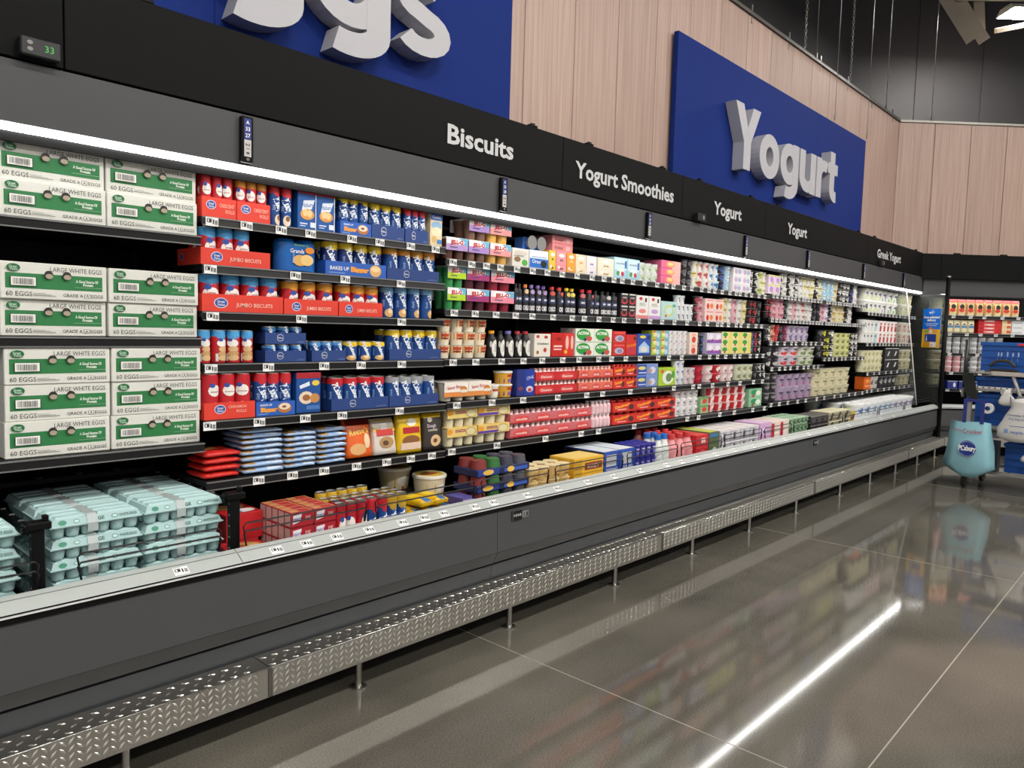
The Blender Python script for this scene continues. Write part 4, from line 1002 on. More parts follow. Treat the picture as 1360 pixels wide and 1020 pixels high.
    su(464, 497, .175, '#e0601c', [('r', 0, 1, .82, 1, '#6e1f1c'), ('t', "Reese's", .5, .66, .15, '#f3d46a', .8, .12), ('e', .4, .2, .35, .15, '#d9a56a'), ('e', .8, .4, .12, .2, '#e9c9a0')], 'orange peanut butter cookie dough pack', None, -.22)
    su(499, 529, .168, '#d9cfc4', [('r', 0, 1, .62, .95, '#d9b32a'), ('r', .12, .9, .5, .68, '#c3342c'), ('r', .35, .65, .68, .85, '#ece6da'), ('e', .55, .32, .33, .16, '#b08858'), ('e', .5, .3, .14, .07, '#5a3a24')], 'beige cookie dough pack with yellow top and red band', None, -.2)
    su(531, 562, .183, '#e7bf1c', [('e', .55, .78, .22, .1, '#efe9dc'), ('r', .15, .9, .5, .66, '#b3262a'), ('e', .5, .32, .4, .13, '#8a5a34'), ('r', .05, .95, .08, .26, '#e4c9b4')], 'yellow cookie dough pack with red band', None, -.06)
    su(564.5, 588, .18, '#3d3634', [('e', .3, .82, .15, .06, '#d8d2c8'), ('t', 'Dough', .4, .66, .09, '#d8c9d6', .5), ('t', 'cookie', .45, .55, .07, '#e9dccb', .55), ('e', .62, .25, .3, .16, '#dcb98c'), ('e', .6, .25, .12, .06, '#6a4630')], 'dark brown edible cookie dough pack with yellow top', '#e2b51c', -.04)

def jello(w_, colr, cupc, txt='JELL-O', h=.105, wm=RED):
    return sleeve_pack(w_, h, '#f0eef2', [('r', 0, 1, 0, .5, colr), ('r', .6, 1, .5, 1, '#6fb6d9'), ('e', .48, .68, .36, .24, '#f7f5f5'), ('t', txt, .48, .66, .3, wm, .6, .03, .06), ('e', .85, .25, .13, .22, colr), ('r', .15, .5, .2, .28, '#5a4a6a')], cupc)

def wcup(w_, h, body, lid, items=(), band=None): return cup(w_/2, h, body, lid, list(items), band)
def blob(c1, c2): return [('e', .5, .45, .4, .3, c1), ('e', .62, .3, .2, .16, c2), ('t', 'yogurt', .5, .68, .14, '#33363c', .6)]

def stock_mid():
    z = Z_MID[0]; L = MIDLOC[0]
    JC = lambda c1, c2: (lambda w_: jello(w_, c1, c2))
    run(z, 592, 621, 1, 1, JC('#b79ad0', '#5a352c'), 'lavender chocolate pudding four pack with pale cups', L)
    run(z, 622, 649, 1, 2, JC('#b08fd0', '#7a5a4a'), 'lavender and white pudding four pack', L)
    run(z, 650, 678, 1, 2, JC('#f0a0a0', '#e8b45a'), 'pink strawberry pudding four pack with yellow cups', L)
    wp = lambda base, its: (lambda w_: carton(w_, .12, .1, base, its))
    run(z, 680, 702, 1, 1, lambda w_: carton(w_, .12, .098, '#ece7df', [('e', .5, .75, .42, .15, '#d9cfc4'), ('e', .3, .4, .2, .15, '#8a6a4a'), ('e', .75, .25, .18, .18, '#58b04a'), ('t', 'probiotic', .4, .6, .09, '#4a4a3a', .6)], 'yogurt_carton', 'carton'), 'white yogurt carton with green badge', L)
    run(z, 703, 728, 1, 1, lambda w_: carton(w_, .12, .1, '#e9eef6', [('r', 0, 1, .05, .55, '#2a72c8'), ('e', .75, .28, .17, .2, '#1d1c20'), ('t', 'Oreo', .35, .4, .2, WHITE, .45), ('r', .1, .9, .62, .66, '#8fb2dc')], 'yogurt_carton', 'carton'), 'blue and white cookie yogurt carton', L)
    def lidpack(w_):
        b = MB(); rr = w_/4; parts = []; h = .07
        s_ = MB(); s_.box(-w_/2, w_/2, .03, .1, 0, h, mat('#3a6cc0', .35), .004); parts.append(('wrap', s_.mesh('wrap'), (0, 0, 0), []))
        c = MB(); c.lathe([(rr*.6, 0, '#8fa6cc'), (rr*.97, .028, M_STEEL), (rr*.97, .031, M_STEEL), (0, .031, M_STEEL)], 16); cm = c.mesh('cup')
        return parts, cm, rr, h
    a, c = wx(697, .36, z), wx(722, .36, z); parts, cm, rr, h = lidpack(c-a)
    o = root('cup_pack', ((a+c)/2, .345, z+.1014)); o['category'] = 'multipack'
    for pn, me, l_, _ in parts: obj(pn, me, o)
    for sx in (-1, 1): q = obj('cup', cm, o, (sx*rr, .031, rr)); q.rotation_euler = (PI/2, 0, 0)
    PLACED.append((o, 'blue yogurt twin pack showing round foil lids', L, None, None, 'multipack', (a+c)/2))
    fl = lambda c1, c2, txt='': (lambda w_: carton(w_, .13, .112, c1, [('e', .5, .8, .3, .1, WHITE), ('t', txt or 'chobani', .5, .45, .28, c2, .75, PI/2) if False else ('r', .35, .65, .1, .6, c2), ('e', .5, .35, .2, .2, c1), ('e', .25, .2, .12, .08, WHITE)], 'yogurt_carton', 'carton'))
    for x0, x1, c1, c2, nm in [(729, 738, '#efc84a', '#3a332a', 'yellow'), (738.5, 752, '#ee9aa0', '#4a2a2e', 'pink'), (752.5, 764, '#eea23a', '#f3dfc0', 'orange'), (764.5, 778, '#f0dfbf', '#d89a5a', 'cream'), (778.5, 792, '#ece6ea', '#7a6aa0', 'white and violet'), (793.5, 815, '#efe6d2', '#b98a5a', 'cream and brown fruit patterned')]:
        run(z, x0, x1, 1, 1, fl(c1, c2), f'{nm} oat yogurt carton', L)
    pk = lambda w_: carton(w_, .15, .045, '#e88f92', [('t', 'chobani', .3, .5, .4, '#8a3a40', .4), ('e', .75, .5, .12, .3, '#f2b8b4')], 'yogurt_carton', 'carton')
    a, c = wx(730, .36, z), wx(757, .36, z); p = pk(c-a)
    for k in range(2): place(p, (a+c)/2, .345, z+.113+k*.0455, 0, f'flat pink multipack carton, {("lower", "upper")[k]} of two', L)
    sky = lambda w_: carton(w_, .14, .13, '#a9d4e4', [('r', .05, .95, .4, .95, '#d5ebf2'), ('t', 'stonyfield', .5, .72, .1, '#2d5a9a', .7), ('e', .5, .3, .3, .18, '#e9eef0'), ('e', .65, .22, .12, .12, '#c0405a'), ('e', .3, .24, .12, .12, '#5a9a4a'), ('r', .8, .95, .5, .85, '#3a74b8')], 'yogurt_carton', 'carton')
    run(z, 815, 849, 2, 1, sky, 'sky blue kids yogurt carton', L)
    run(z, 849.5, 876, 3, 2, lambda w_: wcup(w_, .06, '#e9ece6', '#d8dcd8', [('e', .5, .5, .3, .25, '#cfe0c4'), ('e', .6, .3, .2, .15, '#7ab060')]), 'small white and green yogurt cup', L)
    run(z, 851, 875, 3, 1, lambda w_: wcup(w_, .05, '#e6e3dc', '#9ac4d8', [('e', .5, .5, .3, .25, '#d88a8a')]), 'small white and red cup on top', L) if False else None
    peach = lambda w_: carton(w_, .14, .052, '#e8709a', [('r', .55, 1, 0, 1, '#f4b8b0'), ('e', .45, .5, .22, .4, '#f0a06a'), ('e', .45, .58, .15, .25, '#f8d08a')], 'yogurt_carton', 'carton')
    run(z, 877.5, 903, 1, 3, peach, 'pink peach multipack carton', L)
    wb = lambda c1, c2, lid: (lambda w_: wcup(w_, .064, c1, lid, [('e', .5, .55, .42, .26, c2), ('t', 'oikos', .5, .55, .15, '#2a2c30', .5), ('e', .55, .22, .25, .14, c2)]))
    def cols(z, L, px, pitch, pal, layers, H, Yf=None, jit=.25):
        """columns of cups; pal = list of (body, mark, lid, words)"""
        for i, (b_, m_, l_, wd) in enumerate(pal):
            x0 = px+i*pitch
            run(z, x0, x0+pitch, 1, layers, (lambda b_=b_, m_=m_, l_=l_: lambda w_: wcup(w_, H, b_, l_, [('e', .5, .56, .40, .24, m_), ('e', .6, .24, .26, .14, m_ if m_ != WHITE else '#b9b4ac'), ('r', .22, .78, .52, .60, '#3a3c42' if b_ != '#1b1b1f' else '#1b1b1f')]))(), f'{wd} yogurt cup', L, jit=jit, Yf=Yf)
    K = '#1b1b1f'
    BW = (K, '#e9e7e2', '#d9d7d2', 'black and white'); BK = (K, '#77757a', '#3a3a3e', 'all black'); WY = ('#efece4', '#e8dc8a', '#e9e6de', 'white and yellow')
    WR = ('#efeae6', '#d8605a', '#eeeae4', 'white and red'); WB = ('#eceef0', '#5a9ad0', '#eceae6', 'white and blue'); NV = (K, '#5a6ab0', '#8a92c0', 'black and violet')
    LBl = ('#a9d0e6', '#e9f1f5', '#dfe9ee', 'light blue'); WL = ('#ece7ea', '#c0a0d0', '#ece9ea', 'white and lilac'); GY = ('#e4e6c8', '#b8c85a', '#dfe0d4', 'pale green'); BR = (K, '#c8404a', '#b8a8a6', 'black and red')
    CR = ('#ece2c0', '#d9c070', '#e6dfc8', 'cream'); PK = ('#e8b4bc', '#c8708a', '#eadfdf', 'pink'); WW = ('#efeeea', '#c9c6c0', '#efeeea', 'plain white')
    cols(z, L, 907, 7.2, [BK, BK, WY, WR, WR, WB, WB, NV, LBl], 3, .062)
    run(z, 973, 996, 2, 3, lambda w_: carton(w_, .09, .062, '#efe8ea', [('e', .3, .5, .2, .3, '#d0b0c8'), ('e', .7, .5, .2, .3, '#a8b8d8'), ('r', .1, .9, .8, .95, '#dcdce4')], 'yogurt_pack', 'multipack'), 'pale twin cup yogurt pack', L)
    cols(z, L, 997, 5.8, [BW, BW, GY, WY], 3, .062)
    # second shelf
    z = Z_MID[1]; L = MIDLOC[1]
    run(z, 593.5, 618, 1, 2, lambda w_: jello(w_, '#b5d82e', '#2f8a4a'), 'lime green gelatin four pack', L)
    run(z, 619, 649, 1, 2, lambda w_: jello(w_, '#a83a78', '#4a1626'), 'purple black cherry gelatin four pack', L)
    run(z, 651, 682, 1, 2, lambda w_: jello(w_, '#f090a4', '#8a1830'), 'pink watermelon gelatin four pack', L)
    dk = '#1f1d24'
    def bt(cap, lab): return lambda w_: bottle(w_/2, .155, dk, cap, [('e', .5, .75, .3, .08, lab), ('r', .1, .9, .38, .58, '#3a4468'), ('t', 'OIKOS', .5, .18, .16, '#e9e7ea', .8, 0, .05), ('r', .3, .7, .45, .52, '#d9d7dc')], None)
    caps = [(684, 690, '#222226', 'black cap', '#3a3a44'), (690, 696.5, '#222226', 'black cap', '#3a3a44'), (697, 705, '#e88a34', 'orange cap', '#e8c9a0'), (705, 713, '#8a70b8', 'purple cap', '#b8a0d0'), (713.5, 721, '#8a70b8', 'purple cap', '#b8a0d0'), (721.5, 730, '#7a62a8', 'purple cap', '#b8a0d0'), (732.5, 741, '#d8433c', 'red cap', '#e0605a'), (742, 751, '#d8433c', 'red cap', '#e0605a'), (751.5, 759, '#efc832', 'yellow cap', '#f0dc6a'), (759.5, 768, '#efc832', 'yellow cap', '#f0dc6a'), (772.5, 781, '#d0303a', 'red cap', '#d87078'), (781.5, 790.5, '#d0303a', 'red cap', '#d87078'), (791.5, 799, '#1c1c1e', 'black cap', '#4a484c'), (799.5, 807, '#1c1c1e', 'black cap', '#4a484c'), (807.5, 815, '#1c1c1e', 'black cap', '#d8d6d4'), (815.5, 822.5, '#1c1c1e', 'black cap', '#4a484c')]
    for x0, x1, cp, nm, lb in caps: run(z, x0, x1, 1, 1, bt(cp, lb), f'dark protein yogurt drink bottle with {nm}', L, jit=.2)
    run(z, 823.5, 844, 2, 2, lambda w_: carton(w_, .08, .077, '#222023', [('e', .5, .35, .4, .26, '#c8404a'), ('e', .5, .42, .26, .18, '#222023'), ('r', .1, .9, .86, .97, '#e9e4dc'), ('t', 'triple', .5, .66, .13, WHITE, .6)], 'yogurt_pack', 'multipack'), 'black and red yogurt pack', L)
    wc = lambda c1: (lambda w_: carton(w_, .1, .15, '#f0edea', [('e', .35, .86, .14, .07, '#cc2f3c'), ('r', .7, .85, .72, .9, '#22242a'), ('t', 'good', .45, .66, .06, '#7a7a78', .4), ('t', 'culture', .5, .59, .06, '#5a8a5a', .5), ('e', .5, .32, .3, .1, c1), ('r', 0, 1, 0, .14, c1)], 'smoothie_carton', 'carton'))
    run(z, 844.5, 860.5, 1, 1, wc('#e88a8a'), 'white drink carton with red dot and rosy base', L); run(z, 861, 876.5, 1, 1, wc('#c8a0d8'), 'white drink carton with red dot and lilac base', L)
    aq = lambda w_: carton(w_, .12, .125, '#bcdcdc', [('e', .5, .5, .3, .32, '#d5d87a'), ('e', .5, .5, .22, .22, '#c9e6e2'), ('e', .3, .2, .07, .06, '#c84a3a'), ('r', .72, .92, .7, .85, '#58a888')], 'yogurt_carton', 'carton')
    run(z, 877.5, 898, 1, 1, aq, 'pale aqua squeeze yogurt carton', L)
    run(z, 899, 922, 4, 3, lambda w_: wcup(w_, .058, '#eef0f2', '#e4e6ea', [('e', .45, .62, .2, .14, '#9a9ca4'), ('e', .6, .35, .18, .16, '#2a2b30')]), 'white yogurt cup with black dot', L, skip=((2, 2), (3, 2)))
    cols(z, L, 924, 5.4, [BR, PK], 3, .06)
    run(z, 935.5, 960, 2, 2, lambda w_: carton(w_, .09, .085, '#f2d8d2', [('e', .3, .35, .14, .26, '#d0302c'), ('e', .7, .38, .18, .24, '#e88a3a'), ('r', .1, .9, .8, .92, '#ee9aa0')], 'yogurt_pack', 'multipack'), 'pink and white strawberry yogurt pack', L)
    cols(z, L, 961, 6.6, [CR, WW, PK, WW, CR, BR, BR, BK], 3, .062)
    # third shelf
    z = Z_MID[2]; L = MIDLOC[2]
    run(z, 587.5, 651, 4, 3, lambda w_: cup(w_/2, .0655, '#e9dcc6', '#e6ddcc', [('r', 0, 1, .38, .92, '#e79b35'), ('r', .22, .78, .62, .85, '#c84a2c'), ('r', .25, .75, .45, .56, '#7a2a20'), ('e', .85, .55, .12, .2, '#f0dca8')], None, 1, 'pudding_cup', 'pudding cup'), 'cream pudding cup with orange label', L, jit=.1, rows=1)
    def chob(cap, nm, x0, x1): run(z, x0, x1, 1, 1, lambda w_: bottle(w_/2, .142, '#17171a' if nm != 'plain' else '#17171a', cap, [('e', .55, .35, .34, .32, '#e9e7e0'), ('t', 'Chobani', .55, .36, .09, '#2a2a2e', .62, PI/2), ('e', .15, .5, .1, .12, '#c9c7c2')], None), f'black drink bottle with white oval label and {nm} cap', L)
    chob('#e8a02c', 'amber', 651.5, 662); chob('#1a1a1c', 'black', 663, 672.5); chob('#7a78c0', 'violet', 673.5, 685); chob('#c8384a', 'red', 686, 695.5); chob('#b02c3a', 'dark red', 696.5, 707)
    run(z, 709, 731, 1, 1, lambda w_: carton(w_, .12, .13, '#ebe4d8', [('e', .2, .88, .1, .07, '#b83a34'), ('e', .7, .86, .12, .07, '#b83a34'), ('e', .65, .3, .1, .1, '#b83a34'), ('e', .2, .2, .08, .08, '#a8603a'), ('t', 'Chobani', .5, .58, .09, '#3a4a3a', .7)], 'yogurt_carton', 'carton'), 'cream drink carton with scattered cherries', L)
    run(z, 732, 762, 1, 1, lambda w_: carton(w_, .12, .137, '#c9231f', [('r', .55, .98, .02, .98, '#d8332a'), ('e', .68, .6, .07, .3, '#e8c0b0'), ('e', .9, .6, .06, .3, '#e8c0b0'), ('e', .62, .2, .08, .08, '#f0b82a'), ('r', .08, .45, .4, .48, '#f0c9c0'), ('r', .08, .42, .28, .34, '#f0c9c0'), ('e', .3, .75, .12, .06, '#8a1414')], 'yogurt_carton', 'carton'), 'bright red drink carton', L)
    run(z, 763.5, 812, 2, 2, lambda w_: carton(w_, .12, .083, '#e9ebe2', [('e', .42, .55, .38, .42, '#2f9a3c'), ('t', 'ACTIVIA', .42, .66, .2, WHITE, .6, 0, .05), ('e', .72, .28, .16, .2, '#c8564a'), ('e', .5, .2, .08, .12, '#2a2a5a'), ('r', 0, 1, 0, .06, '#b9bfae')], 'yogurt_pack', 'multipack'), 'white and green probiotic yogurt pack', L)
    dan = lambda H: (lambda w_: carton(w_, .11, H, '#cc2a26', [('r', .02, .98, .05, .2, '#d8463a'), ('e', .5, .4, .36, .26, '#b8b4c8'), ('e', .55, .38, .2, .18, '#8a86b0'), ('r', .1, .9, .78, .9, '#e8605a')], 'yogurt_carton', 'carton'))
    run(z, 813, 830.5, 1, 2, dan(.078), 'red kids yogurt carton', L); run(z, 831, 845, 1, 1, lambda w_: carton(w_, .11, .135, '#d03228', [('t', 'Danimals', .5, .5, .14, '#f2a02c', .9, .15), ('e', .4, .25, .25, .18, '#b83a5a'), ('r', .7, .9, .75, .9, '#22242a')], 'smoothie_carton', 'carton'), 'tall red kids smoothie carton', L)
    run(z, 845.5, 864, 1, 1, lambda w_: carton(w_, .11, .142, '#2c4fa8', [('e', .4, .86, .22, .07, '#e8d84a'), ('p', [(.12, .12), (.88, .12), (.88, .4), (.5, .66), (.12, .4)], '#a9c9e8'), ('e', .5, .28, .25, .14, '#e4ddd8'), ('r', .72, .9, .75, .92, '#1a2a5a')], 'smoothie_carton', 'carton'), 'blue kids smoothie carton with pale house shape', L)
    run(z, 865, 887.5, 2, 3, lambda w_: carton(w_, .09, .055, '#b8c84a', [('r', .5, 1, 0, 1, '#7ab0cc'), ('e', .35, .55, .22, .3, '#e8e4a0'), ('e', .7, .4, .2, .3, '#c8dce4'), ('r', .05, .4, .75, .95, '#d86a4a')], 'yogurt_pack', 'multipack'), 'lime and blue kids yogurt pack', L)
    run(z, 888, 914, 4, 3, lambda w_: wcup(w_, .056, '#ece9ea', '#eeecec', [('e', .6, .65, .2, .16, '#9aa0b4'), ('p', [(.1, .1), (.6, .1), (.25, .55)], '#d84a42')]), 'white yogurt cup with red corner', L)
    run(z, 915, 926, 1, 2, lambda w_: carton(w_, .09, .08, '#eedccf', [('e', .5, .35, .25, .3, '#d8482c'), ('e', .5, .8, .3, .12, '#f0b090')], 'yogurt_pack', 'multipack'), 'white and orange twin yogurt pack', L)
    cols(z, L, 927, 5, [BK, NV], 2, .07)
    run(z, 938, 957.5, 2, 2, lambda w_: carton(w_, .09, .08, '#ded6e6', [('r', 0, 1, .05, .35, '#8a5ab8'), ('e', .5, .6, .3, .25, '#f0ecf2'), ('e', .75, .3, .15, .15, '#b8407a')], 'yogurt_pack', 'multipack'), 'white and purple yogurt pack', L)
    run(z, 958, 997, 3, 3, lambda w_: carton(w_, .1, .057, '#e4e0a8', [('e', .3, .62, .24, .3, '#3a9a34'), ('r', .62, .98, .05, .95, '#ecd86a'), ('e', .3, .25, .1, .12, '#c84a3a')], 'yogurt_pack', 'multipack'), 'yellow and green yogurt pack', L)
    cols(z, L, 998, 5.0, [(K, '#5a8ac8', '#7a9ac8', 'black and blue'), BR, BW], 3, .06)
    # fourth shelf
    z = Z_MID[3]; L = MIDLOC[3]
    sr = lambda w_: sleeve_pack(w_, .092, '#efe6dc', [('r', 0, 1, 0, .33, '#dd8a44'), ('t', 'Senor Rico', .42, .68, .24, '#b8302c', .6, .08), ('e', .8, .45, .15, .28, '#c9803a'), ('e', .8, .38, .18, .12, '#e8dccc')], '#d8ccb8', sl=(.22, 1.0))
    run(z, 586, 652, 2, 1, sr, 'white and orange dessert cup sleeve', L)
    run(z, 653, 666, 1, 1, lambda w_: tub(w_/2, .07, '#e4dcc8', '#efece4', [('r', .2, .8, .5, .66, '#b8442e'), ('e', .5, .3, .26, .18, '#f2eee4')]), 'small cream pudding tub', L)
    run(z, 667, 685.5, 1, 2, lambda w_: tub(w_/2, .069, '#e0a83a', '#eeeae4', [('r', 0, 1, .08, .40, '#5a3a9a'), ('r', .4, .95, .55, .74, '#b8342c'), ('e', .7, .3, .2, .15, '#8a6ac0')]), 'yellow and purple pudding tub', L, rows=1)
    run(z, 686, 709.5, 1, 1, lambda w_: carton(w_, .1, .145, '#1c2f7c', [('r', .45, 1, 0, 1, '#22399a'), ('t', 'Chug', .72, .7, .12, '#c9d2ee', .4, .3), ('e', .72, .25, .2, .12, '#d8d4dc'), ('e', .72, .22, .12, .07, '#c03a4a'), ('e', .2, .28, .14, .09, '#7a3a5a')], 'drink_pack', 'multipack'), 'deep blue yogurt drink pack', L)
    rb = lambda col, cap, bandc, txt, n=5, h=.074: (lambda w_: shrink_pack(w_, h, col, cap, [('e', .5, .45, .36, .36, '#d84a48'), ('t', txt, .5, .45, .26, WHITE, .5), ('r', 0, 1, 0, .14, '#b01c22')], n, 2, (bandc, .04, .72)))
    run(z, 710.5, 766, 2, 2, rb('#ecd0cc', '#e0aaa6', '#c8282c', 'Dannon'), 'red and white yogurt drink bottle pack', L)
    run(z, 768, 813, 3, 2, rb('#eab0a4', '#e8b8ac', '#e0705a', 'drink', 3, .075), 'coral red small bottle pack', L)
    dr = lambda w_: shrink_pack(w_, .078, '#cc3028', '#d84a3a', [('t', 'Danimals', .42, .66, .28, '#f4a030', .66, .12, .06), ('e', .82, .45, .12, .3, '#4a2a2a'), ('r', .2, .6, .2, .3, '#f0c0b0')], 3, 2, ('#cf2f28', .03, .8))
    run(z, 814, 845.5, 2, 2, dr, 'red kids smoothie bottle pack', L)
    run(z, 846, 873, 1, 2, lambda w_: carton(w_, .1, .077, '#7a94c8', [('r', 0, .42, .05, .95, '#2c4aa4'), ('e', .2, .65, .18, .16, '#d8d27a'), ('e', .72, .45, .16, .3, '#d8d4e4'), ('e', .6, .4, .1, .2, '#b89a8a'), ('r', .05, .4, .2, .3, '#c9d2ea')], 'yogurt_pack', 'multipack'), 'blue and silver kids yogurt pack', L)
    run(z, 874, 896.5, 1, 1, lambda w_: carton(w_, .12, .125, '#a8c832', [('e', .55, .45, .34, .38, '#e4e8d8'), ('e', .6, .45, .18, .24, '#6a8a5a'), ('e', .2, .8, .1, .1, '#d85a3a'), ('e', .85, .6, .1, .2, '#4a9a3a')], 'yogurt_carton', 'carton'), 'lime green yogurt tube carton', L)
    run(z, 897, 910, 2, 3, lambda w_: wcup(w_, .056, '#e6e8ee', '#e4e4ea', [('e', .5, .6, .24, .2, '#8a90a8'), ('e', .55, .28, .15, .12, '#b0b4c0')]), 'white yogurt cup with grey print', L)
    run(z, 910.5, 925, 2, 2, lambda w_: wcup(w_, .058, '#dccfcf', '#d8cfcf', [('e', .5, .6, .24, .2, '#a08a94'), ('e', .55, .28, .15, .12, '#c88a8a')]), 'greyish pink yogurt cup', L)
    rw = lambda c1: (lambda w_: cup(w_/2, .064, c1, '#d8a8a8' if c1 != '#b01c34' else '#8a1c2c', [('e', .5, .5, .34, .34, '#efe4e0' if c1 != '#b01c34' else '#c83048'), ('e', .55, .3, .16, .14, '#5a1420')]))
    run(z, 926, 937.5, 1, 2, rw('#b01c34'), 'crimson yogurt cup', L); run(z, 938.5, 951, 1, 2, rw('#e0c8c8'), 'white and crimson yogurt cup', L); run(z, 951.5, 959.5, 1, 2, rw('#c02030'), 'red yogurt cup', L); run(z, 960, 976, 2, 2, rw('#e4cccc'), 'pale pink yogurt cup', L)
    run(z, 979, 1002, 3, 2, lambda w_: wcup(w_, .062, '#cfd2b8', '#dcdcd0', [('e', .5, .5, .3, .28, '#8a9070'), ('e', .6, .35, .14, .12, '#c8844a')]), 'olive and white yogurt cup', L)
    cols(z, L, 1003, 5.5, [BK, BW, BW], 2, .062)
    # fifth shelf
    z = Z_MID[4]; L = MIDLOC[4]
    kz = lambda c1: (lambda w_: sleeve_pack(w_, .092, '#e4c46a', [('r', 0, 1, .0, 1, '#e3c878'), ('e', .08, .6, .1, .3, '#e39a2c'), ('r', .26, .6, .5, .8, '#9a3a34'), ('t', 'KOZY SHACK', .43, .65, .16, '#f0dcc0', .3), ('e', .78, .48, .17, .46, '#5a4a34'), ('e', .78, .48, .155, .42, '#ded0a0')]+([('r', .0, .62, .06, .34, '#5a3a9a')] if c1 else []), '#d9cfae', cups=3, rows=2, sl=(.5, 1.0)))
    run(z, 593, 633, 1, 2, kz(0), 'yellow rice pudding six pack', L); run(z, 634, 676, 1, 2, kz(1), 'yellow and purple tapioca pudding six pack', L)
    run(z, 677, 785, 4, 2, rb('#e8c4c4', '#e4bcbc', '#c86a70', 'smoothie', 4, .076), 'rose pink small bottle pack', L)
    run(z, 786, 812, 1, 2, lambda w_: shrink_pack(w_, .082, '#e4c0c4', '#eee4e4', [], 5, 2, None), 'pale pink small bottle pack', L)
    run(z, 813, 896, 3, 2, dr, 'red kids smoothie bottle pack', L)
    run(z, 897, 929, 4, 3, lambda w_: wcup(w_, .06, '#e8e8ea', '#ebebec', [('e', .5, .62, .2, .16, '#8a8a94'), ('r', .75, .95, .2, .8, '#3a3a40'), ('e', .4, .3, .12, .1, '#b0a8a0')]), 'white yogurt cup with dark stripe', L)
    run(z, 929.5, 940.5, 1, 2, lambda w_: carton(w_, .09, .06, '#9ab88a', [('e', .5, .5, .3, .3, '#c8443c'), ('r', 0, 1, .8, 1, '#5a9a5a')], 'yogurt_pack', 'multipack'), 'green yogurt pack with red fruit', L)
    run(z, 941.5, 993, 5, 3, lambda w_: cup(w_/2, .0615, '#e4d0cc', '#e0c0c0', [('r', .0, .3, .05, .9, '#c02430'), ('e', .62, .5, .26, .32, '#efe6de'), ('e', .62, .34, .14, .12, '#9a3a44')]), 'white and red yogurt cup', L)
    run(z, 994, 1011, 1, 2, lambda w_: carton(w_, .1, .075, '#8ab894', [('e', .4, .6, .26, .3, '#2f8a5a'), ('e', .7, .5, .2, .28, '#dfe6d4'), ('e', .3, .2, .12, .12, '#b83a3a')], 'yogurt_pack', 'multipack'), 'green and white yogurt pack', L)
    return cols, dict(BW=BW, BK=BK, WY=WY, WR=WR, WB=WB, NV=NV, LB=LBl, WL=WL, GY=GY, BR=BR, CR=CR, PK=PK, WW=WW)

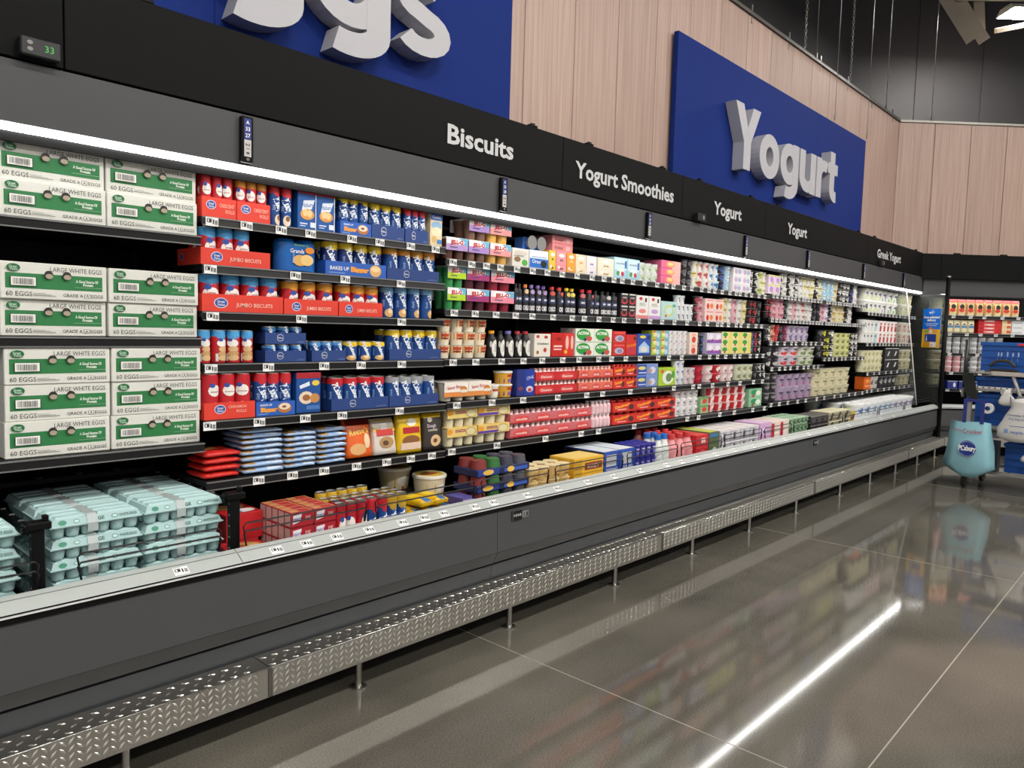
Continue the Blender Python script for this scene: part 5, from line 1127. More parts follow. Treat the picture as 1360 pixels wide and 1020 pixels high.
def stock_far(cols, P):
    K = '#1b1b1f'
    z = Z_FAR[0]; L = FARLOC[0]
    run(z, 1020, 1036, 2, 2, lambda w_: carton(w_, .09, .08, '#e2d2e8', [('e', .5, .5, .3, .3, '#c090d0'), ('r', 0, 1, .85, 1, '#e4e08a'), ('e', .7, .2, .14, .14, '#c8cc4a')], 'yogurt_pack', 'multipack'), 'lilac and yellow yogurt pack', L)
    cols(z, L, 1037, 5.2, [P[k] for k in 'BW WW BW WW BW WW WY WY WY BW WY LB LB LB CR BW BW BW NV WW'.split()], 3, .066)
    z = Z_FAR[1]; L = FARLOC[1]
    cols(z, L, 1017, 5.35, [P[k] for k in 'BR BR PK PK PK BK WW PK WW WR WW WW BK BK PK WL BW CR CR CR BW WW'.split()], 3, .057)
    # third shelf, nearer half and farther half at different heights
    z = 1.39; L = FARLOC[2]
    cols(z, L, 1016, 5.2, [P['BK'], P['BW'], ('#e8b89a', '#c86a4a', '#e0c8b8', 'peach'), ('#c8283a', '#e0606a', '#c04a50', 'bright red'), P['BK'], ('#7a2a4a', '#b8607a', '#9a6a7a', 'plum')], 2, .07)
    run(z, 1048, 1076, 4, 2, lambda w_: cup(w_/2, .07, '#d0c4d8', '#dcd4e0', [('e', .5, .6, .28, .24, '#8a78a8'), ('e', .5, .25, .2, .14, '#6a5a6a')]), 'lilac grey yogurt cup', L)
    z = 1.238; L = 'lower third far-bay shelf'
    cols(z, L, 1088, 5.2, [P['BK'], (K, '#d8d44a', '#8a8a4a', 'black and yellow'), (K, '#d8d44a', '#8a8a4a', 'black and yellow'), P['BW']], 4, .066)
    run(z, 1110, 1131, 3, 4, lambda w_: cup(w_/2, .06, '#dcdca0', '#e0e0b8', [('e', .5, .55, .28, .26, '#8a8a4a'), ('r', .1, .9, .85, .95, '#c8c86a')]), 'pale yellow Greek yogurt cup', L)
    cols(z, L, 1131.5, 4.4, [P['BW'], P['BW']], 4, .06)
    z = 1.173; L = FARLOC[3]
    for x0, x1, n, b1, d1, nm in [(1013, 1037, 2, '#1d1b1f', '#c8c4bc', 'black and silver'), (1039, 1064, 2, '#d8cfe0', '#d8483a', 'lilac and red'), (1065, 1085, 2, '#d8dcc8', '#7a8a5a', 'pale green')]:
        run(z, x0, x1, n, 2, lambda w_: cup(w_/2, .085, b1, '#d8d4d0' if b1[1] != '1' else '#3a383c', [('e', .5, .28, .34, .22, d1), ('e', .5, .7, .22, .12, '#5a5464')], name='yogurt_cup'), f'large {nm} yogurt cup', L)
    z = .866; L = FARLOC[4]
    run(z, 1013, 1034, 2, 3, lambda w_: cup(w_/2, .085, '#232226', '#4a4a4c', [('e', .5, .5, .36, .28, '#5a5a58'), ('t', 'oikos', .5, .5, .2, '#c9c7c2', .5), ('r', .1, .9, .85, .92, '#b8b6b2')]), 'big black yogurt cup', L)
    run(z, 1035, 1081, 5, 2, lambda w_: cup(w_/2, .115, '#a894b0', '#c8b8cc', [('r', .22, .78, .52, .66, '#4a3c52'), ('r', .3, .7, .4, .46, '#6a5a72'), ('e', .62, .22, .24, .14, '#b04a5a')]), 'mauve multi-serve yogurt cup', L)
    run(z, 1082, 1131, 5, 3, lambda w_: cup(w_/2, .086, '#d6cfae', '#dcd6c0', [('r', .25, .75, .52, .64, '#6a6448'), ('r', .32, .68, .42, .47, '#9a9478'), ('e', .6, .22, .2, .12, '#b8ac80')]), 'beige yogurt cup', L)
    # end bay
    z = Z_END[0]; L = ENDLOC[0]
    t1 = lambda c1, c2: (lambda w_: tub(w_/2, .13, '#eeeee6', '#f0f0ea', [('e', .5, .6, .25, .12, '#6a6a8a'), ('r', .05, .95, .08, .34, c1), ('e', .6, .4, .2, .1, c2)]))
    run(z, 1143, 1172, 4, 2, t1('#d8e0a0', '#b8c85a'), 'white and pale green yogurt tub', L); run(z, 1172.5, 1180, 1, 2, t1('#b090d0', '#7a5ab0'), 'white and purple yogurt tub', L)
    run(z, 1180.5, 1195, 2, 2, t1('#5ab84a', '#3a9a34'), 'white and bright green yogurt tub', L)
    z = Z_END[1]; L = ENDLOC[1]
    t2 = lambda c1, c2: (lambda w_: tub(w_/2, .125, '#eeece8', '#f0eeea', [('r', .3, .75, .05, .8, c1), ('e', .5, .6, .2, .1, c2)]))
    run(z, 1142, 1160, 3, 2, t2('#e2e4e0', '#5a5a6a'), 'white yogurt tub with small dark print', L); run(z, 1160.5, 1167, 1, 2, t2('#b8dce0', '#4a8aa0'), 'white and aqua yogurt tub', L)
    run(z, 1167.5, 1199, 5, 2, t2('#cc2f32', '#e8d8d4'), 'white and red yogurt tub', L)
    z = Z_END[2]; L = ENDLOC[2]
    run(z, 1143, 1173, 5, 3, lambda w_: wcup(w_, .078, '#e0dcb8', '#e4e2d0', [('e', .5, .5, .3, .28, '#b8b484'), ('e', .65, .55, .14, .14, '#a83a3a')]), 'cream yogurt cup with cherry', L)
    run(z, 1174, 1200, 2, 2, lambda w_: carton(w_, .1, .13, '#1d1d20', [('p', [(.3, .3), (.5, .3), (.7, .7), (.5, .7)], '#dcdcd8'), ('r', .02, .98, .93, .99, '#d8d8d4')], 'yogurt_pack', 'multipack'), 'black skyr yogurt pack', L)
    z = Z_END[3]; L = ENDLOC[3]
    run(z, 1147, 1156, 1, 1, lambda w_: carton(w_, .1, .14, '#e0641c', [('r', .1, .9, .2, .3, '#f0b080'), ('e', .5, .65, .3, .14, '#f0a04a')], 'yogurt_pack', 'multipack'), 'bright orange yogurt pack', L)
    run(z, 1156.5, 1168, 2, 1, lambda w_: tub(w_/2, .135, '#c8c4bc', '#dcd8d4', [('e', .5, .5, .3, .2, '#5a5a5c')]), 'grey Greek yogurt tub', L); run(z, 1169, 1198, 4, 1, lambda w_: tub(w_/2, .135, '#2a292c', '#5a5a5c', [('e', .5, .5, .3, .2, '#9a9a98')]), 'black Greek yogurt tub', L)

def stock_corner():
    for i, (z, h, col, d1, wd) in enumerate(((Z_END[0], .13, '#e6e2c8', '#c8c48a', 'ivory'), (Z_END[1], .125, '#dcd4c8', '#b86a5a', 'pinkish'), (Z_END[2], .12, '#c9bf98', '#8a7a54', 'sand'), (Z_END[3], .13, '#b8b08c', '#7a7458', 'khaki'))):
        n = 3 if i != 3 else 1
        pr = tub(.088, h, col, '#e4e2d6', [('r', .1, .9, .1, .4, d1), ('e', .5, .6, .25, .12, d1)])
        for k in range(3):
            for l in range(2 if i < 3 else 1): place(pr, 9.895+.185*k, YF(z)+.1, z+.0005+l*(h+.0006), 0, f'{wd} yogurt tub past the slanted edge', ENDLOC[i], layers_name(l, 2) if i < 3 else None)

def stock_deck():
    z = Z_DECK; L = DECK; Y0 = .075
    def at(px, Y=.1, Z=.62): return wx(px, Y, Z)
    # big red pie crust boxes
    bp = lambda: carton(.155, .19, .105, '#b81f24', [('r', .0, .5, .1, .9, '#c0262a')], 'pie_crust_box', 'pie crust box')
    def pie():
        p = bp(); me = p[2][0][1]
        b = MB(); W, D, H = .155, .19, .105
        b.box(-W/2, W/2, 0, D, 0, H, '#b81f24', .002); b.n = 0; mp = topz(H)
        b.ell(mp, .0, .125, .06, .045, '#c9985a'); b.ell(mp, -.02, .13, .02, .015, '#7a4a2a'); b.ell(mp, .025, .115, .018, .014, '#e8c890'); b.ell(mp, .02, .045, .045, .03, '#ece4e0'); b.ell(mp, -.01, .035, .018, .011, GV_BLUE)
        b.n = 0; b.rect(sideL(-W/2), -D, -D*.86, 0, H, '#5a5aa8')
        return ('pie_crust_box', 'pie crust box', [('pie_crust_box', b.mesh('pie_crust_box'), (0, 0, 0), [])], H, D)
    pc = pie()
    place(pc, 1.385, .085, z, 0, 'large red pie crust box at the front corner', L)
    place(pc, 1.40, .19+.09, z, .0, 'large red pie crust box lying under another', L); place(pc, 1.42, .28, z+.106, .03, 'large red pie crust box with pie picture on top', L)
    def pp():
        W, D, H = .098, .045, .058; b = MB(); b.box(-W/2, W/2, 0, D, 0, H, '#a81c2a', .0015)
        deco(b, front(0), W, H, [('p', [(.08, .2), (.42, .35), (.48, .85), (.1, .8)], '#e4e2ea'), ('t', 'Pillsbury', .28, .55, .2, '#3a4a9a', .34, .2), ('t', 'PIE', .76, .55, .22, '#e8c9c4', .22)])
        b.n = 0; b.rect(topz(H), -W*.48, W*.48, .003, D-.003, '#c98a5a'); b.rect(topz(H), -W*.1, W*.4, .006, D-.01, '#b02430')
        b.n = 0; b.rect(sideL(-W/2), -D+.003, -.003, .004, H-.004, '#d8b8b0')
        return ('pie_crust_carton', 'pie crust box', [('pie_crust_carton', b.mesh('pie_crust_carton'), (0, 0, 0), [])], H, D)
    p = pp()
    for i, cx in enumerate((1.552, 1.655)):
        for l in range(4):
            for r_ in range(5):
                place(p, cx, .085+r_*.0465, z+l*.0585, 0, 'small red pie crust carton', ('left red deck stack', 'right red deck stack')[i], layers_name(l, 4), f'{ordinal(r_)} row back')
    # standing dough cans on the deck
    xs = [1.735+.052*i for i in range(7)]
    for r_ in range(4):
        for i, x in enumerate(xs):
            if r_ == 3 and i > 4: continue
            st, tp, nm = ('gv', '#b01c2c', 'red') if i < 3 else (('psw', SR, 'blue and red') if i < 5 else ('p', '#c9a42a', 'blue and gold'))
            if r_ >= 2: st, tp, nm = 'p', '#c9a42a', 'blue and gold'
            place(can(.0246, .235 if r_ < 3 else .25, st, tp), x+(.012 if r_ % 2 else 0), .105+r_*.0525, z, R.uniform(-.5, .5), f'{nm} dough can standing on its end', L, None, ('front row', 'second row', 'third row', 'back row')[r_])
    # yellow wrapped rolls
    ylp = lambda k: pouch(.08, .165, .046, '#e8b912', [(.3, .8, 0, .35, '#3a6ca8'), (.2, .7, .5, .9, '#f2cf3a')], k, 'dough_roll', 'roll pack')
    for k, (dx, dz) in enumerate(((0, 0), (.09, 0), (.18, 0), (.045, .049), (.135, .049), (.0, .098), (.09, .098), (.18, .098), (.05, .147), (.14, .147))):
        place(ylp(k), 2.145+dx*.94, .09, z+dz*.95, 0, 'yellow wrapped cookie dough roll', 'yellow deck heap', ('bottom layer', 'second layer up', 'third layer up', 'top layer')[(0, 0, 0, 1, 1, 2, 2, 2, 3, 3)[k]])
    # round dough tubs
    tb = tub(.085, .105, '#ded2b0', '#efeadb', [('r', 0, 1, .1, .6, '#d9b84a'), ('e', .5, .4, .2, .22, '#ece6da'), ('r', 0, 1, .0, .12, '#b03a2a')], 'dip_tub', 'tub', [(0, 0, .82, .82, '#e4c24a'), (-.1, .1, .5, .4, '#8a5a34'), (.2, -.1, .3, .25, '#c42a2c'), (.5, .1, .3, .3, '#e9d46a')])
    place(tb, 2.335, .515, z+.150, 0, 'rear round cookie dough tub with yellow lid label', L); place(tb, 2.425, .352, z+.1265, .3, 'front round cookie dough tub with yellow lid label', L)
    for i, (x, y, h) in enumerate(((2.335, .515, .149), (2.425, .352, .1255))):
        b = MB(); b.box(-.075, .075, -.075, .075, 0, h, '#4a3f34', .002); tag(obj('shipping_box', b, None, (x, y, z)), f'brown shipping box under the {("rear", "front")[i]} cookie dough tub', 'box', 'boxes under the dough tubs')
    def run_d(x0, x1, n, layers, maker, desc, rows=1, yoff=.0, **k): return run(Z_DECK, x0, x1, n, layers, maker, desc, DECK, rows=rows, Yf=.088+yoff, **k)
    def lift(px0, px1, h, col='#17171a'):  # folded shelf riser under products that stand proud
        a, c = at(px0), at(px1); b = MB(); b.box(a, c, .085, .45, Z_DECK, Z_DECK+h, col); return a, c
    purple = lambda w_: carton(w_, .12, .15, '#5f5aa0', [('r', .05, .95, .72, .95, '#b8a8cc'), ('e', .5, .4, .3, .2, '#d8d4e4'), ('e', .4, .3, .16, .1, '#c8503a')], 'pudding_carton', 'carton')
    run_d(613, 630, 1, 1, purple, 'purple pudding carton')
    # dark snack packs: clear domes with coloured cups
    def snack(w_):
        H = .078; parts = []
        b = MB(); b.box(-w_/2, w_/2, 0, .17, 0, .036, '#1c2450', .004); deco(b, front(0), w_, .036, [('r', .02, .4, .1, .9, '#233a8a'), ('e', .2, .5, .1, .36, '#e0b44a'), ('r', .5, .95, .2, .7, '#3a5ab0'), ('e', .62, .5, .07, .4, '#e8b84a')]); parts.append(('base_card', b.mesh('base_card'), (0, 0, 0), []))
        cs = ['#7a2a28', '#2f6a34', '#3c3a4a', '#4a4a54']; n = 4
        for i in range(n):
            for j in range(2):
                c = MB(); r_ = w_/n/2*.96; c.lathe([(0, .036, cs[i]), (r_*.95, .036, cs[i]), (r_*.8, H-.002, cs[i]), (0, H, '#8a8a94')], 12); parts.append(('cup', c.mesh('cup'), (-w_/2+w_/n*(i+.5), .042+.085*j, 0), []))
        return ('snack_pack', 'multipack', parts, H, .17)
    run_d(632, 702, 1, 4, snack, 'dark blue assorted pudding pack with coloured cups', skip=())
    tanp = lambda w_: cup(w_/2, .075, '#d8b878', '#e6d4a8', [('e', .5, .5, .3, .25, '#c89a58')], None, 1, 'pudding_cup', 'pudding cup')
    run_d(704, 760, 4, 3, tanp, 'tan flan pudding cup', rows=2)
    yb = lambda w_: carton(w_, .18, .12, '#e6b232', [('r', .35, .95, .4, .75, '#8a3a2a'), ('r', .02, .25, .05, .95, '#c89a30'), ('t', 'KOZY', .65, .57, .18, '#f0dcb0', .4)], 'pudding_carton', 'carton', top='#efcf7a')
    run_d(761, 800, 1, 2, yb, 'yellow pudding carton')
    yc = lambda c1: (lambda w_: carton(w_, .3, .125, c1, [('r', .12, .75, .3, .85, '#b4b8bc'), ('t', 'YOCRUNCH', .5, .15, .14, '#e8eaf0', .8), ('r', .85, .98, .1, .9, '#1a3a8c')], 'yogurt_case', 'carton', side='#23232c', top='#dfe6ee'))
    run_d(801, 842, 2, 2, yc('#2a4fa8'), 'blue and grey yogurt case', yoff=.0)
    bb = lambda w_: cup(w_/2, .085, '#2a2a86', '#3a3aa0', [('e', .5, .5, .3, .25, '#6a6ac0'), ('r', .2, .8, .7, .78, '#c9c9e4')])
    run_d(843, 872, 4, 3, bb, 'indigo yogurt cup', rows=3, skip=[(i, l, r) for i in range(4) for l in (0, 1) for r in (1, 2)])
    mlk = lambda w_: bottle(min(w_/2, .042), .3, '#dfe4e0', '#2a6cc0', [('r', .1, .9, .1, .4, '#3a3a8a'), ('e', .5, .25, .2, .1, '#d8dce4')], None, 'milk_bottle', 'bottle', .5)
    run_d(873, 890, 2, 1, mlk, 'white drinkable yogurt bottle with blue cap', rows=2)
    rdc = lambda w_: bottle(min(w_/2, .042), .285, '#e89a9c', '#cc3a3c', [('e', .4, .35, .2, .1, '#b8505a'), ('r', .1, .9, .05, .2, '#d8787c')], None, 'milk_bottle', 'bottle', .5)
    run_d(891, 922, 3, 1, rdc, 'pink drinkable yogurt bottle with red cap', rows=4)
    run_d(923, 939, 1, 1, lambda w_: carton(w_, .3, .255, '#c4262c', [('r', .4, .75, .78, .92, '#e8c0bc'), ('e', .5, .5, .3, .1, '#d85a5a'), ('r', 0, 1, .2, .26, '#8a1a20')], 'yogurt_case', 'carton', top='#d8483c'), 'red multipack yogurt case')
    run_d(940, 953.5, 1, 1, lambda w_: carton(w_, .3, .262, '#5a6a4a', [('r', .1, .8, .86, .95, '#3a78b0'), ('e', .55, .4, .28, .2, '#c8d0c0'), ('e', .55, .4, .2, .13, '#4a5a3c')], 'yogurt_case', 'carton', top='#c8cc5a'), 'olive green yogurt case with lime top')
    gp = lambda w_: carton(w_, .09, .085, '#b4b0ba', [('r', .3, .5, .15, .75, '#3a3840'), ('r', .62, .95, .1, .9, '#c8c6cc'), ('e', .2, .6, .12, .18, '#dcdae0'), ('r', 0, 1, .9, 1, '#e4e0e0')], 'yogurt_pack', 'multipack', top='#e9e2e0')
    run_d(954.5, 1006, 4, 3, gp, 'grey and white twin yogurt pack', rows=3)
    run_d(1007, 1022, 1, 1, lambda w_: carton(w_, .22, .265, '#d4a8d0', [('e', .4, .75, .2, .1, '#e8e4f0'), ('e', .38, .74, .12, .05, '#5a6ab8'), ('r', .6, .95, .4, .5, '#e8d0e0'), ('r', 0, 1, .05, .3, '#c890c0')], 'yogurt_case', 'carton', top='#e0c0e0'), 'lavender yogurt case')
    run_d(1023, 1046, 2, 1, lambda w_: carton(w_, .22, .26, '#e4d4cc', [('r', .0, .3, .1, .95, '#c4242c'), ('e', .62, .65, .28, .14, '#f2eae2'), ('e', .55, .3, .3, .12, '#c83a34'), ('e', .62, .32, .12, .05, '#e0c860')], 'yogurt_case', 'carton'), 'white and red yogurt case')
    run_d(1047, 1074, 5, 4, lambda w_: wcup(w_, .064, '#8fae8c', '#b0d0b0', [('e', .5, .55, .34, .28, '#22402a'), ('e', .5, .55, .2, .16, '#8ab08a')]), 'sage green yogurt cup', rows=3, skip=[(i, l, r) for i in range(5) for l in (0, 1, 2) for r in (1, 2)])
    run_d(1075, 1098, 3, 3, lambda w_: carton(w_, .09, .082, '#2a2628', [('e', .5, .5, .28, .28, '#5a5452'), ('r', 0, 1, .9, 1, '#8a8480')], 'yogurt_pack', 'multipack', top='#6a6460'), 'charcoal yogurt pack', rows=2)
    run_d(1099, 1128, 3, 3, lambda w_: carton(w_, .09, .085, '#a8a288', [('p', [(.1, .1), (.4, .1), (.7, .9), (.4, .9)], '#3a362e'), ('r', 0, 1, .9, 1, '#e4dfb8')], 'yogurt_pack', 'multipack', top='#e9e4c0'), 'cream striped yogurt pack', rows=2)
    run_d(1129, 1139, 1, 2, lambda w_: tub(w_/2, .11, '#b8a83a', '#d8cc5a', [('e', .5, .5, .3, .2, '#7a3a5a')]), 'mustard yogurt tub')
    wt = lambda c1: (lambda w_: tub(w_/2, .14, '#e2e6e8', '#eef0f0', [('e', .5, .55, .3, .2, c1), ('r', 0, 1, .1, .25, '#c4d4e0'), ('e', .6, .3, .12, .1, '#7a5a9a')]))
    run_d(1140, 1158, 2, 2, wt('#4a7ac0'), 'white family yogurt tub with blue print', rows=3); run_d(1159, 1186, 4, 2, wt('#8ab0d8'), 'white family yogurt tub with pale print', rows=3); run_d(1187, 1214, 4, 2, wt('#9a8ab0'), 'white family yogurt tub near the glass', rows=2)

def stock_angled():
    """products on the angled case, in its own frame"""
    a = -PI/4
    def put(pr, u, v, z, desc, loc, layer=None, row=None, rz=0):
        x, y = 10.4+.7071*(u+v), -.7071*(u-v); o = place(pr, x, y, z, a+rz, desc, loc, layer, row); return o
    L = ['top angled-case shelf', 'second angled-case shelf', 'third angled-case shelf', 'fourth angled-case shelf', 'fifth angled-case shelf']
    for k in range(8):
        c = R.choice(['#e8d79a', '#e4c890']); it = [('r', 0, 1, .82, 1, '#b02a24'), ('e', R.uniform(.4, .6), .55, .3, .16, '#2a201c'), ('e', .5, .34, .36, .12, '#d8402f'), ('r', 0, .12, .1, .7, '#e0602c'), ('r', .1, .9, .03, .1, '#efe6d2')]
        p = standup(.108, .06, .205, c, it, name='lunch_bag', cat='bag', top='#a8241f'); put(p, .32+.117*k, .345, 1.7505, 'yellow and red meat snack bag', L[0], rz=R.uniform(-.08, .08))
    for k in range(4):
        p = standup(.088, .05, .17, '#ddd2a8', [('e', .5, .7, .36, .14, '#efe6c6'), ('r', .08, .92, .38, .56, '#5a86b8'), ('e', .5, .22, .36, .16, '#e8deb8'), ('r', .3, .7, .6, .7, '#4a3a2c')], name='lunch_bag', cat='bag'); put(p, .3+.092*k, .345, 1.5305, 'tan and blue deli bag', L[1])
    rp = lambda w_: carton(w_, .14, .045, '#cc2a2c', [('r', .25, .7, .2, .8, '#e4908c'), ('r', .02, .2, .3, .9, '#b01a20'), ('e', .5, .5, .16, .2, '#f0d8d4')], 'lunch_pack', 'pack')
    for k in range(4): put(rp(.3), .82, .345, 1.5305+k*.0456, 'flat red lunch meat pack', L[1], layers_name(k, 4))
    yp = lambda w_: carton(w_, .14, .06, '#ead8b0', [('r', .5, .95, .2, .8, '#d85a4a'), ('e', .25, .5, .16, .3, '#efc87a')], 'lunch_pack', 'pack'); wp = lambda w_: carton(w_, .14, .06, '#e4e4e6', [('r', .05, .75, .3, .5, '#b0b4c0'), ('r', .8, .98, .3, .8, '#f4f4f4')], 'lunch_pack', 'pack')
    for k in range(3): put(yp(.12), 1.04, .345, 1.5305+k*.0606, 'cream and red lunch pack', L[1], layers_name(k, 3)); put(wp(.18), 1.2, .345, 1.5305+k*.0606, 'pale grey lunch pack', L[1], layers_name(k, 3))
    tb = tub(.05, .068, '#c8c8ca', '#eceaea', [('r', .1, .9, .2, .6, '#8a8a90')], 'deli_tub', 'tub'); tp = tub(.05, .068, '#d8a8ac', '#ecdcdc', [('r', .1, .9, .2, .6, '#c07a80')], 'deli_tub', 'tub')
    for k in range(7):
        for l in range(3):
            put(tb, .31+.112*k, .345+.05, 1.2755+l*.0686, 'clear deli tub with white lid', L[2], layers_name(l, 3)); 
            put(tp if k < 2 else tb, .31+.112*k, .345+.05-.03, 1.0355+l*.0686, 'rosy deli tub with white lid' if k < 2 else 'clear deli tub with white lid', L[3], layers_name(l, 3))
    for k in range(3): put(carton(.13, .12, .1, '#232c78', [('e', .7, .5, .14, .3, '#d8dcea'), ('r', 0, 1, .9, 1, '#9aa0b0')], 'lunch_box', 'carton'), .33+.15*k, .26, .8205, 'navy lunch kit carton', L[4])
    for k in range(4): put(carton(.2, .16, .05, '#8aa8b8', [('r', .1, .9, .2, .6, '#d0dce4')], 'lunch_pack', 'pack'), .2+.22*k, .1, Z_DECK+.0, 'pale blue flat pack', 'angled-case deck', 'lower layer'); put(carton(.2, .16, .05, '#8aa8b8', [('r', .1, .9, .2, .6, '#d0dce4')], 'lunch_pack', 'pack'), .2+.22*k, .1, Z_DECK+.0506, 'pale blue flat pack', 'angled-case deck', 'upper layer')

# ------------------------------------------------------------------ picking cart with totes and bags
def build_cart():
    rz = math.radians(-96); CO = (8.42, -.70)
    cx_, sx_ = math.cos(rz), math.sin(rz)
    def W(u, v): return (CO[0]+u*cx_-v*sx_, CO[1]+u*sx_+v*cx_)
    gm = mat('#a9a7a2', .4, .3, .05, 30); dk = mat('#3c3f44', .5); pb_ = mat('#15151a', .5)
    c = root('picking_cart', (*CO, 0), rz); Lx, Dy = 1.3, .58
    for x in (.03, Lx-.03):
        for y in (0.03, Dy-.03):
            b = MB(); b.box(x-.018, x+.018, y-.018, y+.018, .16, 1.155, gm, .003); obj('upright', b, c)
            k = MB(); k.lathe([(0, 0, pb_), (.0, 0, pb_)], 6) if False else None
            w_ = MB(); 
            pts = 14; vs = []; 
            for s_ in (-.016, .016):
                for i in range(pts): vs.append((x+s_*.0+.062*math.cos(2*PI*i/pts)*.0+s_, y+.062*math.cos(2*PI*i/pts), .0625+.062*math.sin(2*PI*i/pts)))
            fs = [tuple(range(pts))[::-1], tuple(range(pts, 2*pts))]+[(i, (i+1) % pts, pts+(i+1) % pts, pts+i) for i in range(pts)]
            w_.add(vs, fs, mat('#26241f', .6)); wo = obj('wheel', w_, c)
            f = MB(); f.box(x-.024, x-.018, y-.02, y+.02, .05, .15, dk); f.box(x+.018, x+.024, y-.02, y+.02, .05, .15, dk); f.box(x-.024, x+.024, y-.022, y+.022, .14, .165, dk); obj('fork', f, wo)
    for z in (.165, .60, .96):
        b = MB(); b.box(0, Lx, 0, .03, z, z+.03, gm, .003); b.box(0, Lx, Dy-.03, Dy, z, z+.03, gm, .003); b.box(0, .03, .03, Dy-.03, z, z+.03, gm, .003); b.box(Lx-.03, Lx, .03, Dy-.03, z, z+.03, gm, .003)
        for k in range(5): b.box(.1+k*.25, .12+k*.25, .03, Dy-.03, z+.005, z+.015, gm)
        obj('shelf_frame', b, c)
    b = MB(); b.box(.22, .62, -.06, -.02, 1.115, 1.155, mat('#b9b2a8', .45), .004); b.box(.62, .95, -.055, -.025, 1.12, 1.15, mat('#6a5a58', .5), .004); b.box(0.03, .22, -.045, -.025, 1.128, 1.146, gm, .002); b.box(.03, .06, -.045, .03, 1.128, 1.15, gm); b.box(.90, .93, -.045, .03, 1.128, 1.15, gm); obj('handle_bar', b, c)
    b = MB(); b.tube([(.40, -.04, 1.115), (.46, .0, .92), (.47, .01, .88)], .016, gm, 8); obj('strut', b, c)
    b = MB(); b.tube([(-.035, .05, 1.45), (-.035, .05, .98)], .02, mat('#2a2c2a', .4), 10); b.tube([(-.04, .05, 1.0), (-.045, .04, .93), (-.04, .05, .885)], .016, mat('#b8b6b0', .4, .4), 10); b.tube([(-.035, .05, 1.02), (.03, .05, 1.0)], .01, gm); obj('scanner_arm', b, c)
    b = MB(); b.tube([(.3+.1*math.cos(t), -.03, 1.2+.06*math.sin(t)) for t in [PI*i/8 for i in range(9)]], .014, mat('#3a3428', .5), 8); b.box(.2, .42, -.05, .02, 1.157, 1.18, mat('#2a2620', .5), .004); obj('scanner_holster', b, c)
    b = MB(); b.box(.2, .30, -.012, 0, .82, 1.1, mat('#141815', .6), .003); obj('strap', b, c).rotation_euler = (0, -.22, 0)
    tag(c, 'grey steel picking cart with blue totes near the glass corner', 'cart')
    # blue totes: top, middle, bottom tiers
    bl = mat('#1450a0', .45, 0, .05, 12); bl2 = mat('#0f3f86', .45)
    def tote(u, v, z, W_, D, H, label, slots):
        t = root('tote', (*W(u, v), z), rz); b = MB(); tk = .004
        def wall(x0, x1, y0, y1): b.box(x0, x1, y0, y1, 0.004, H, bl)
        b.box(0, W_, 0, D, 0, tk, bl); wall(0, W_, 0, tk); wall(0, W_, D-tk, D); wall(0, tk, tk, D-tk); wall(W_-tk, W_, tk, D-tk)
        for k in range(3): b.box(.01+k*.0, W_-.01, -.004, 0, H*(.2+.25*k), H*(.2+.25*k)+.006, bl2)
        obj('body', b, t); b = MB(); b.box(-.012, W_+.012, -.012, D+.012, H-.03, H-.012, bl, .003); b.box(-.008, -.001, 0, D, H-.03, H, bl); b.box(W_+.001, W_+.008, 0, D, H-.03, H, bl)
        b = MB(); b.box(-.012, W_+.012, -.012, -.0005, H-.035, H, bl, .003); b.box(-.012, W_+.012, D+.0005, D+.012, H-.035, H, bl, .003); b.box(-.012, -.0005, -.0005, D+.0005, H-.035, H, bl, .003); b.box(W_+.0005, W_+.012, -.0005, D+.0005, H-.035, H, bl, .003); obj('rim', b, t)
        if slots:
            b = MB(); mp = front(-.0001); wm = mat('#b9c4d8', .5)
            for k, (xx, ln) in enumerate(((.14, .035), (.165, .035), (.215, .045), (.26, .035), (.305, .04), (.36, .03))): b.rect(mp, xx, xx+.010, H*.52, H*.52+ln, wm); b.rect(mp, xx-.004, xx+.002, H*.52-.05, H*.52-.01, '#6a8ac0')
            obj('tool_print', b, t); b = MB(); b.box(.30, .35, -.016, -.0125, H-.03, H-.008, mat('#c8303a', .5), .001); b.box(.352, .40, -.016, -.0125, H-.022, H-.016, mat('#d8dce4', .5)); obj('tag', b, t)
        tag(t, label, 'tote', 'blue totes on the cart'); return t
    tote(.10, .03, 1.157, .62, .50, .275, 'topmost blue tote with a small red tag on the cart', True)
    tote(.75, .03, 1.157, .5, .50, .275, 'second top tier blue tote at the far end of the cart', False)
    tote(.067, .067, .9915, .6, .44, .10, 'shallow blue tote under the handle bar on the middle tier', False)
    tote(.067, .067, .6315, .6, .44, .30, 'blue tote behind the white bags on the cart', False)
    tote(.35, .067, .1965, .5, .44, .28, 'blue tote low on the cart beside the perforated bin', False)
    # white shelf strip printed with numbers
    b = MB(); b.box(.06, 1.2, -.006, -.001, .985-.0, 1.005, mat('#dcdad6', .5)); 
    for k in range(22): b.rect(front(-.0062), .09+k*.05, .105+k*.05, .989, 1.0, M_INK)
    o = obj('number_strip', b, c)
    # perforated dark bin
    g = root('perforated_bin', (*W(.06, -.02), .1965), rz); b = MB(); m = mat('#4a4d52', .5); tk = .005; BW_, BD, BH = .26, .06, .30
    nx, nz = 6, 7; hw, hh = BW_/nx, BH*.78/nz
    for i in range(nx):
        for j in range(nz):
            x0, z0 = i*hw, .02+j*hh; a_ = .3
            b.box(x0, x0+hw*a_, -.02, -.015, z0, z0+hh, m); b.box(x0+hw*a_, x0+hw, -.02, -.015, z0, z0+hh*a_, m)
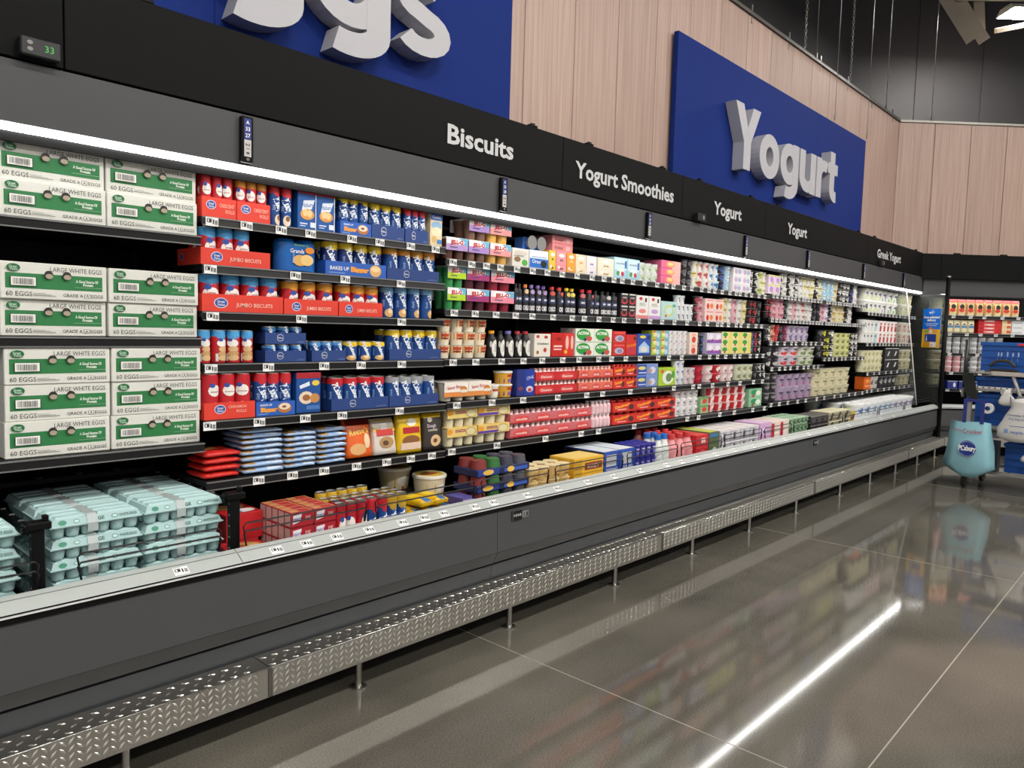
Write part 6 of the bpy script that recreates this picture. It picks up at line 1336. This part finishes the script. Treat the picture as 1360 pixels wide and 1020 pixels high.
    b.box(0, BW_, -.02, -.015, 0, .02, m); b.box(0, BW_, -.02, -.015, .02+nz*hh, BH, m); b.box(BW_-.004, BW_, -.015, .055, 0, BH, m); b.box(0, .004, -.015, .055, 0, BH, m); b.box(0, BW_, .05, .055, 0, BH, m); b.box(0, BW_, -.015, .05, 0, .004, m)
    obj('bin', b, g); tag(g, 'dark grey perforated bin low on the cart behind the aqua bag', 'bin')
    # aqua reusable shopping bag
    s = root('shopping_bag', (*W(-.135, -.14), .0), rz)
    b = MB(); m = mat('#8fc3d0', .55, 0, .06, 9, bump=.25); n = 10; vs = []; fs = []
    bw, tw, H0, H1 = .49, .34, .13, .665
    for k in range(n+1):
        t = k/n; hw = (bw/2)*(1-t)+(tw/2)*t; hw *= (1 if t > .18 else (.2+.8*(t/.18)))
        z = H0+(H1-H0)*t; d = .075*math.sin(PI*min(1, .25+.75*(1-t)))*(.4+.6*(1-t))+.008
        for (px, py) in [(-1, 0), (-.6, -.8), (0, -1), (.6, -.8), (1, 0), (.6, .8), (0, 1), (-.6, .8)]:
            vs.append((bw/2+px*hw+.006*math.sin(9*t+px*3), py*d+.004*math.sin(7*px+11*t), z+.008*math.sin(3*px)*t))
    for k in range(n):
        for q in range(8): fs.append((k*8+q, k*8+(q+1) % 8, (k+1)*8+(q+1) % 8, (k+1)*8+q))
    fs.append(tuple(range(8))[::-1]); b.add(vs, fs, m, True); obj('body', b, s)
    def dd(v): t = (v-H0)/(H1-H0); return .075*math.sin(PI*min(1, .25+.75*(1-t)))*(.4+.6*(1-t))+.008
    b = MB(); mp = lambda u, v, e: (u, -dd(v)-.012-e, v)
    b.text(mp, 'Betty', bw/2-.1, .585, .028, '#a84a5a', w=.075, rot=-.1, bold=0); b.text(mp, 'Crocker', bw/2+.03, .578, .04, '#a8404e', w=.17, rot=.04, bold=.01)
    b.ell(mp, bw/2-.0, .41, .078, .083, '#dfe8ee', 20); b.ell(mp, bw/2, .41, .075, .08, '#16378a', 20); b.text(mp, 'Pillsbury', bw/2, .415, .045, WHITE, w=.15, bold=.05)
    for k in range(9):
        t = PI*(.25+k*.0625); b.ell(mp, bw/2+.065*math.cos(t), .41+.069*math.sin(t), .0035, .0035, '#dfe8ee', 6); b.ell(mp, bw/2+.065*math.cos(t), .41-.069*math.sin(t), .0035, .0035, '#dfe8ee', 6)
    obj('print', b, s)
    b = MB(); hm = mat('#262f7e', .6); 
    for x in (bw/2-.055, bw/2+.095):
        b.box(x-.016, x+.016, -.03, -.025, .655, .86, hm)
    b.box(bw/2-.071, bw/2+.111, -.03, -.025, .86, .885, hm); b.tube([(bw/2-.05, -.0275, .87), (bw/2-.05, .03, .9)], .006, hm); obj('handle', b, s)
    tag(s, 'aqua reusable shopping bag with round blue logo hanging off the cart', 'bag')
    # white plastic bags
    wm = mat('#d3d1cd', .45, 0, .05, 14, bump=.5)
    def sack(u, v, z, w_, d, h, seed, label, text=None):
        rr = random.Random(seed); s = root('plastic_bag', (*W(u, v), z), rz); b = MB(); n, q = 10, 16; vs = []; fs = []
        for k in range(n+1):
            t = k/n; r_ = (.55+.45*min(1, t/.08) if t < .3 else (1-.5*(t-.3)/.5 if t < .8 else .5+.6*(t-.8)))
            for i in range(q):
                a = 2*PI*i/q; wob = 1+.05*math.sin(5*a+3*t+seed)+rr.uniform(-.015, .015)+(.12*math.sin(8*a) if t > .8 else 0)
                ca, sa = math.cos(a), math.sin(a); vs.append((w_/2*r_*wob*math.copysign(abs(ca)**.6, ca)+.02*t*math.sin(seed), d/2*(.5+.5*r_)*wob*math.copysign(abs(sa)**.6, sa), h*t+(.03*math.sin(3*a+seed) if t > .9 else 0)))
        for k in range(n):
            for i in range(q): fs.append((k*q+i, k*q+(i+1) % q, (k+1)*q+(i+1) % q, (k+1)*q+i))
        fs.append(tuple(range(q))[::-1]); fs.append(tuple(n*q+i for i in range(q))); b.add(vs, fs, wm, True); obj('body', b, s)
        if text:
            b = MB(); mp = lambda u_, v_, e: (u_, -d/2*1.09-e, v_)
            b.text(mp, 'remember Reduce', 0, h*.62, .02, '#3a4a7a', w=.2, rot=-.03); b.text(mp, 'Any bag you like', 0, h*.54, .018, '#7a84a8', w=.19); b.rect(mp, -.08, .1, h*.36, h*.375, '#6a78a8'); b.rect(mp, -.12, -.09, h*.2, h*.29, '#7a9ac8'); b.text(mp, 'recycle here', .02, h*.235, .026, '#4a6ab0', w=.18); obj('print', b, s)
        tag(s, label, 'plastic bag', 'white plastic bags on the cart')
    sack(.52, -.125, .52, .38, .13, .40, 3, 'large white plastic bag with blue print at the right edge', True)
    sack(.375, -.05, .84, .15, .07, .13, 5, 'small crumpled white plastic bag tied above the printed bag')
    sack(.62, -.11, .335, .18, .11, .15, 8, 'white plastic bundle hanging low under the printed bag')
    # roll of labels
    t = MB(); t.lathe([(.022, -.02, '#e6e4e2'), (.05, -.02, '#e6e4e2'), (.05, .02, '#e6e4e2'), (.022, .02, '#1c1c1e'), (.022, -.02, '#1c1c1e')], 20); o = obj('label_roll', t, None, (*W(.215, -.05), .80), rz); o.rotation_euler = (PI/2, 0, rz); tag(o, 'white roll of labels with dark core on the cart', 'label roll')

build_room(); build_signs(); build_lamps(); build_cases(); build_guard(); build_glass()
stock_eggs(); stock_biscuits()
_c, _p = stock_mid(); stock_far(_c, _p); stock_corner(); stock_deck(); stock_angled()
build_cart()
join_far_cups()
finish_labels()
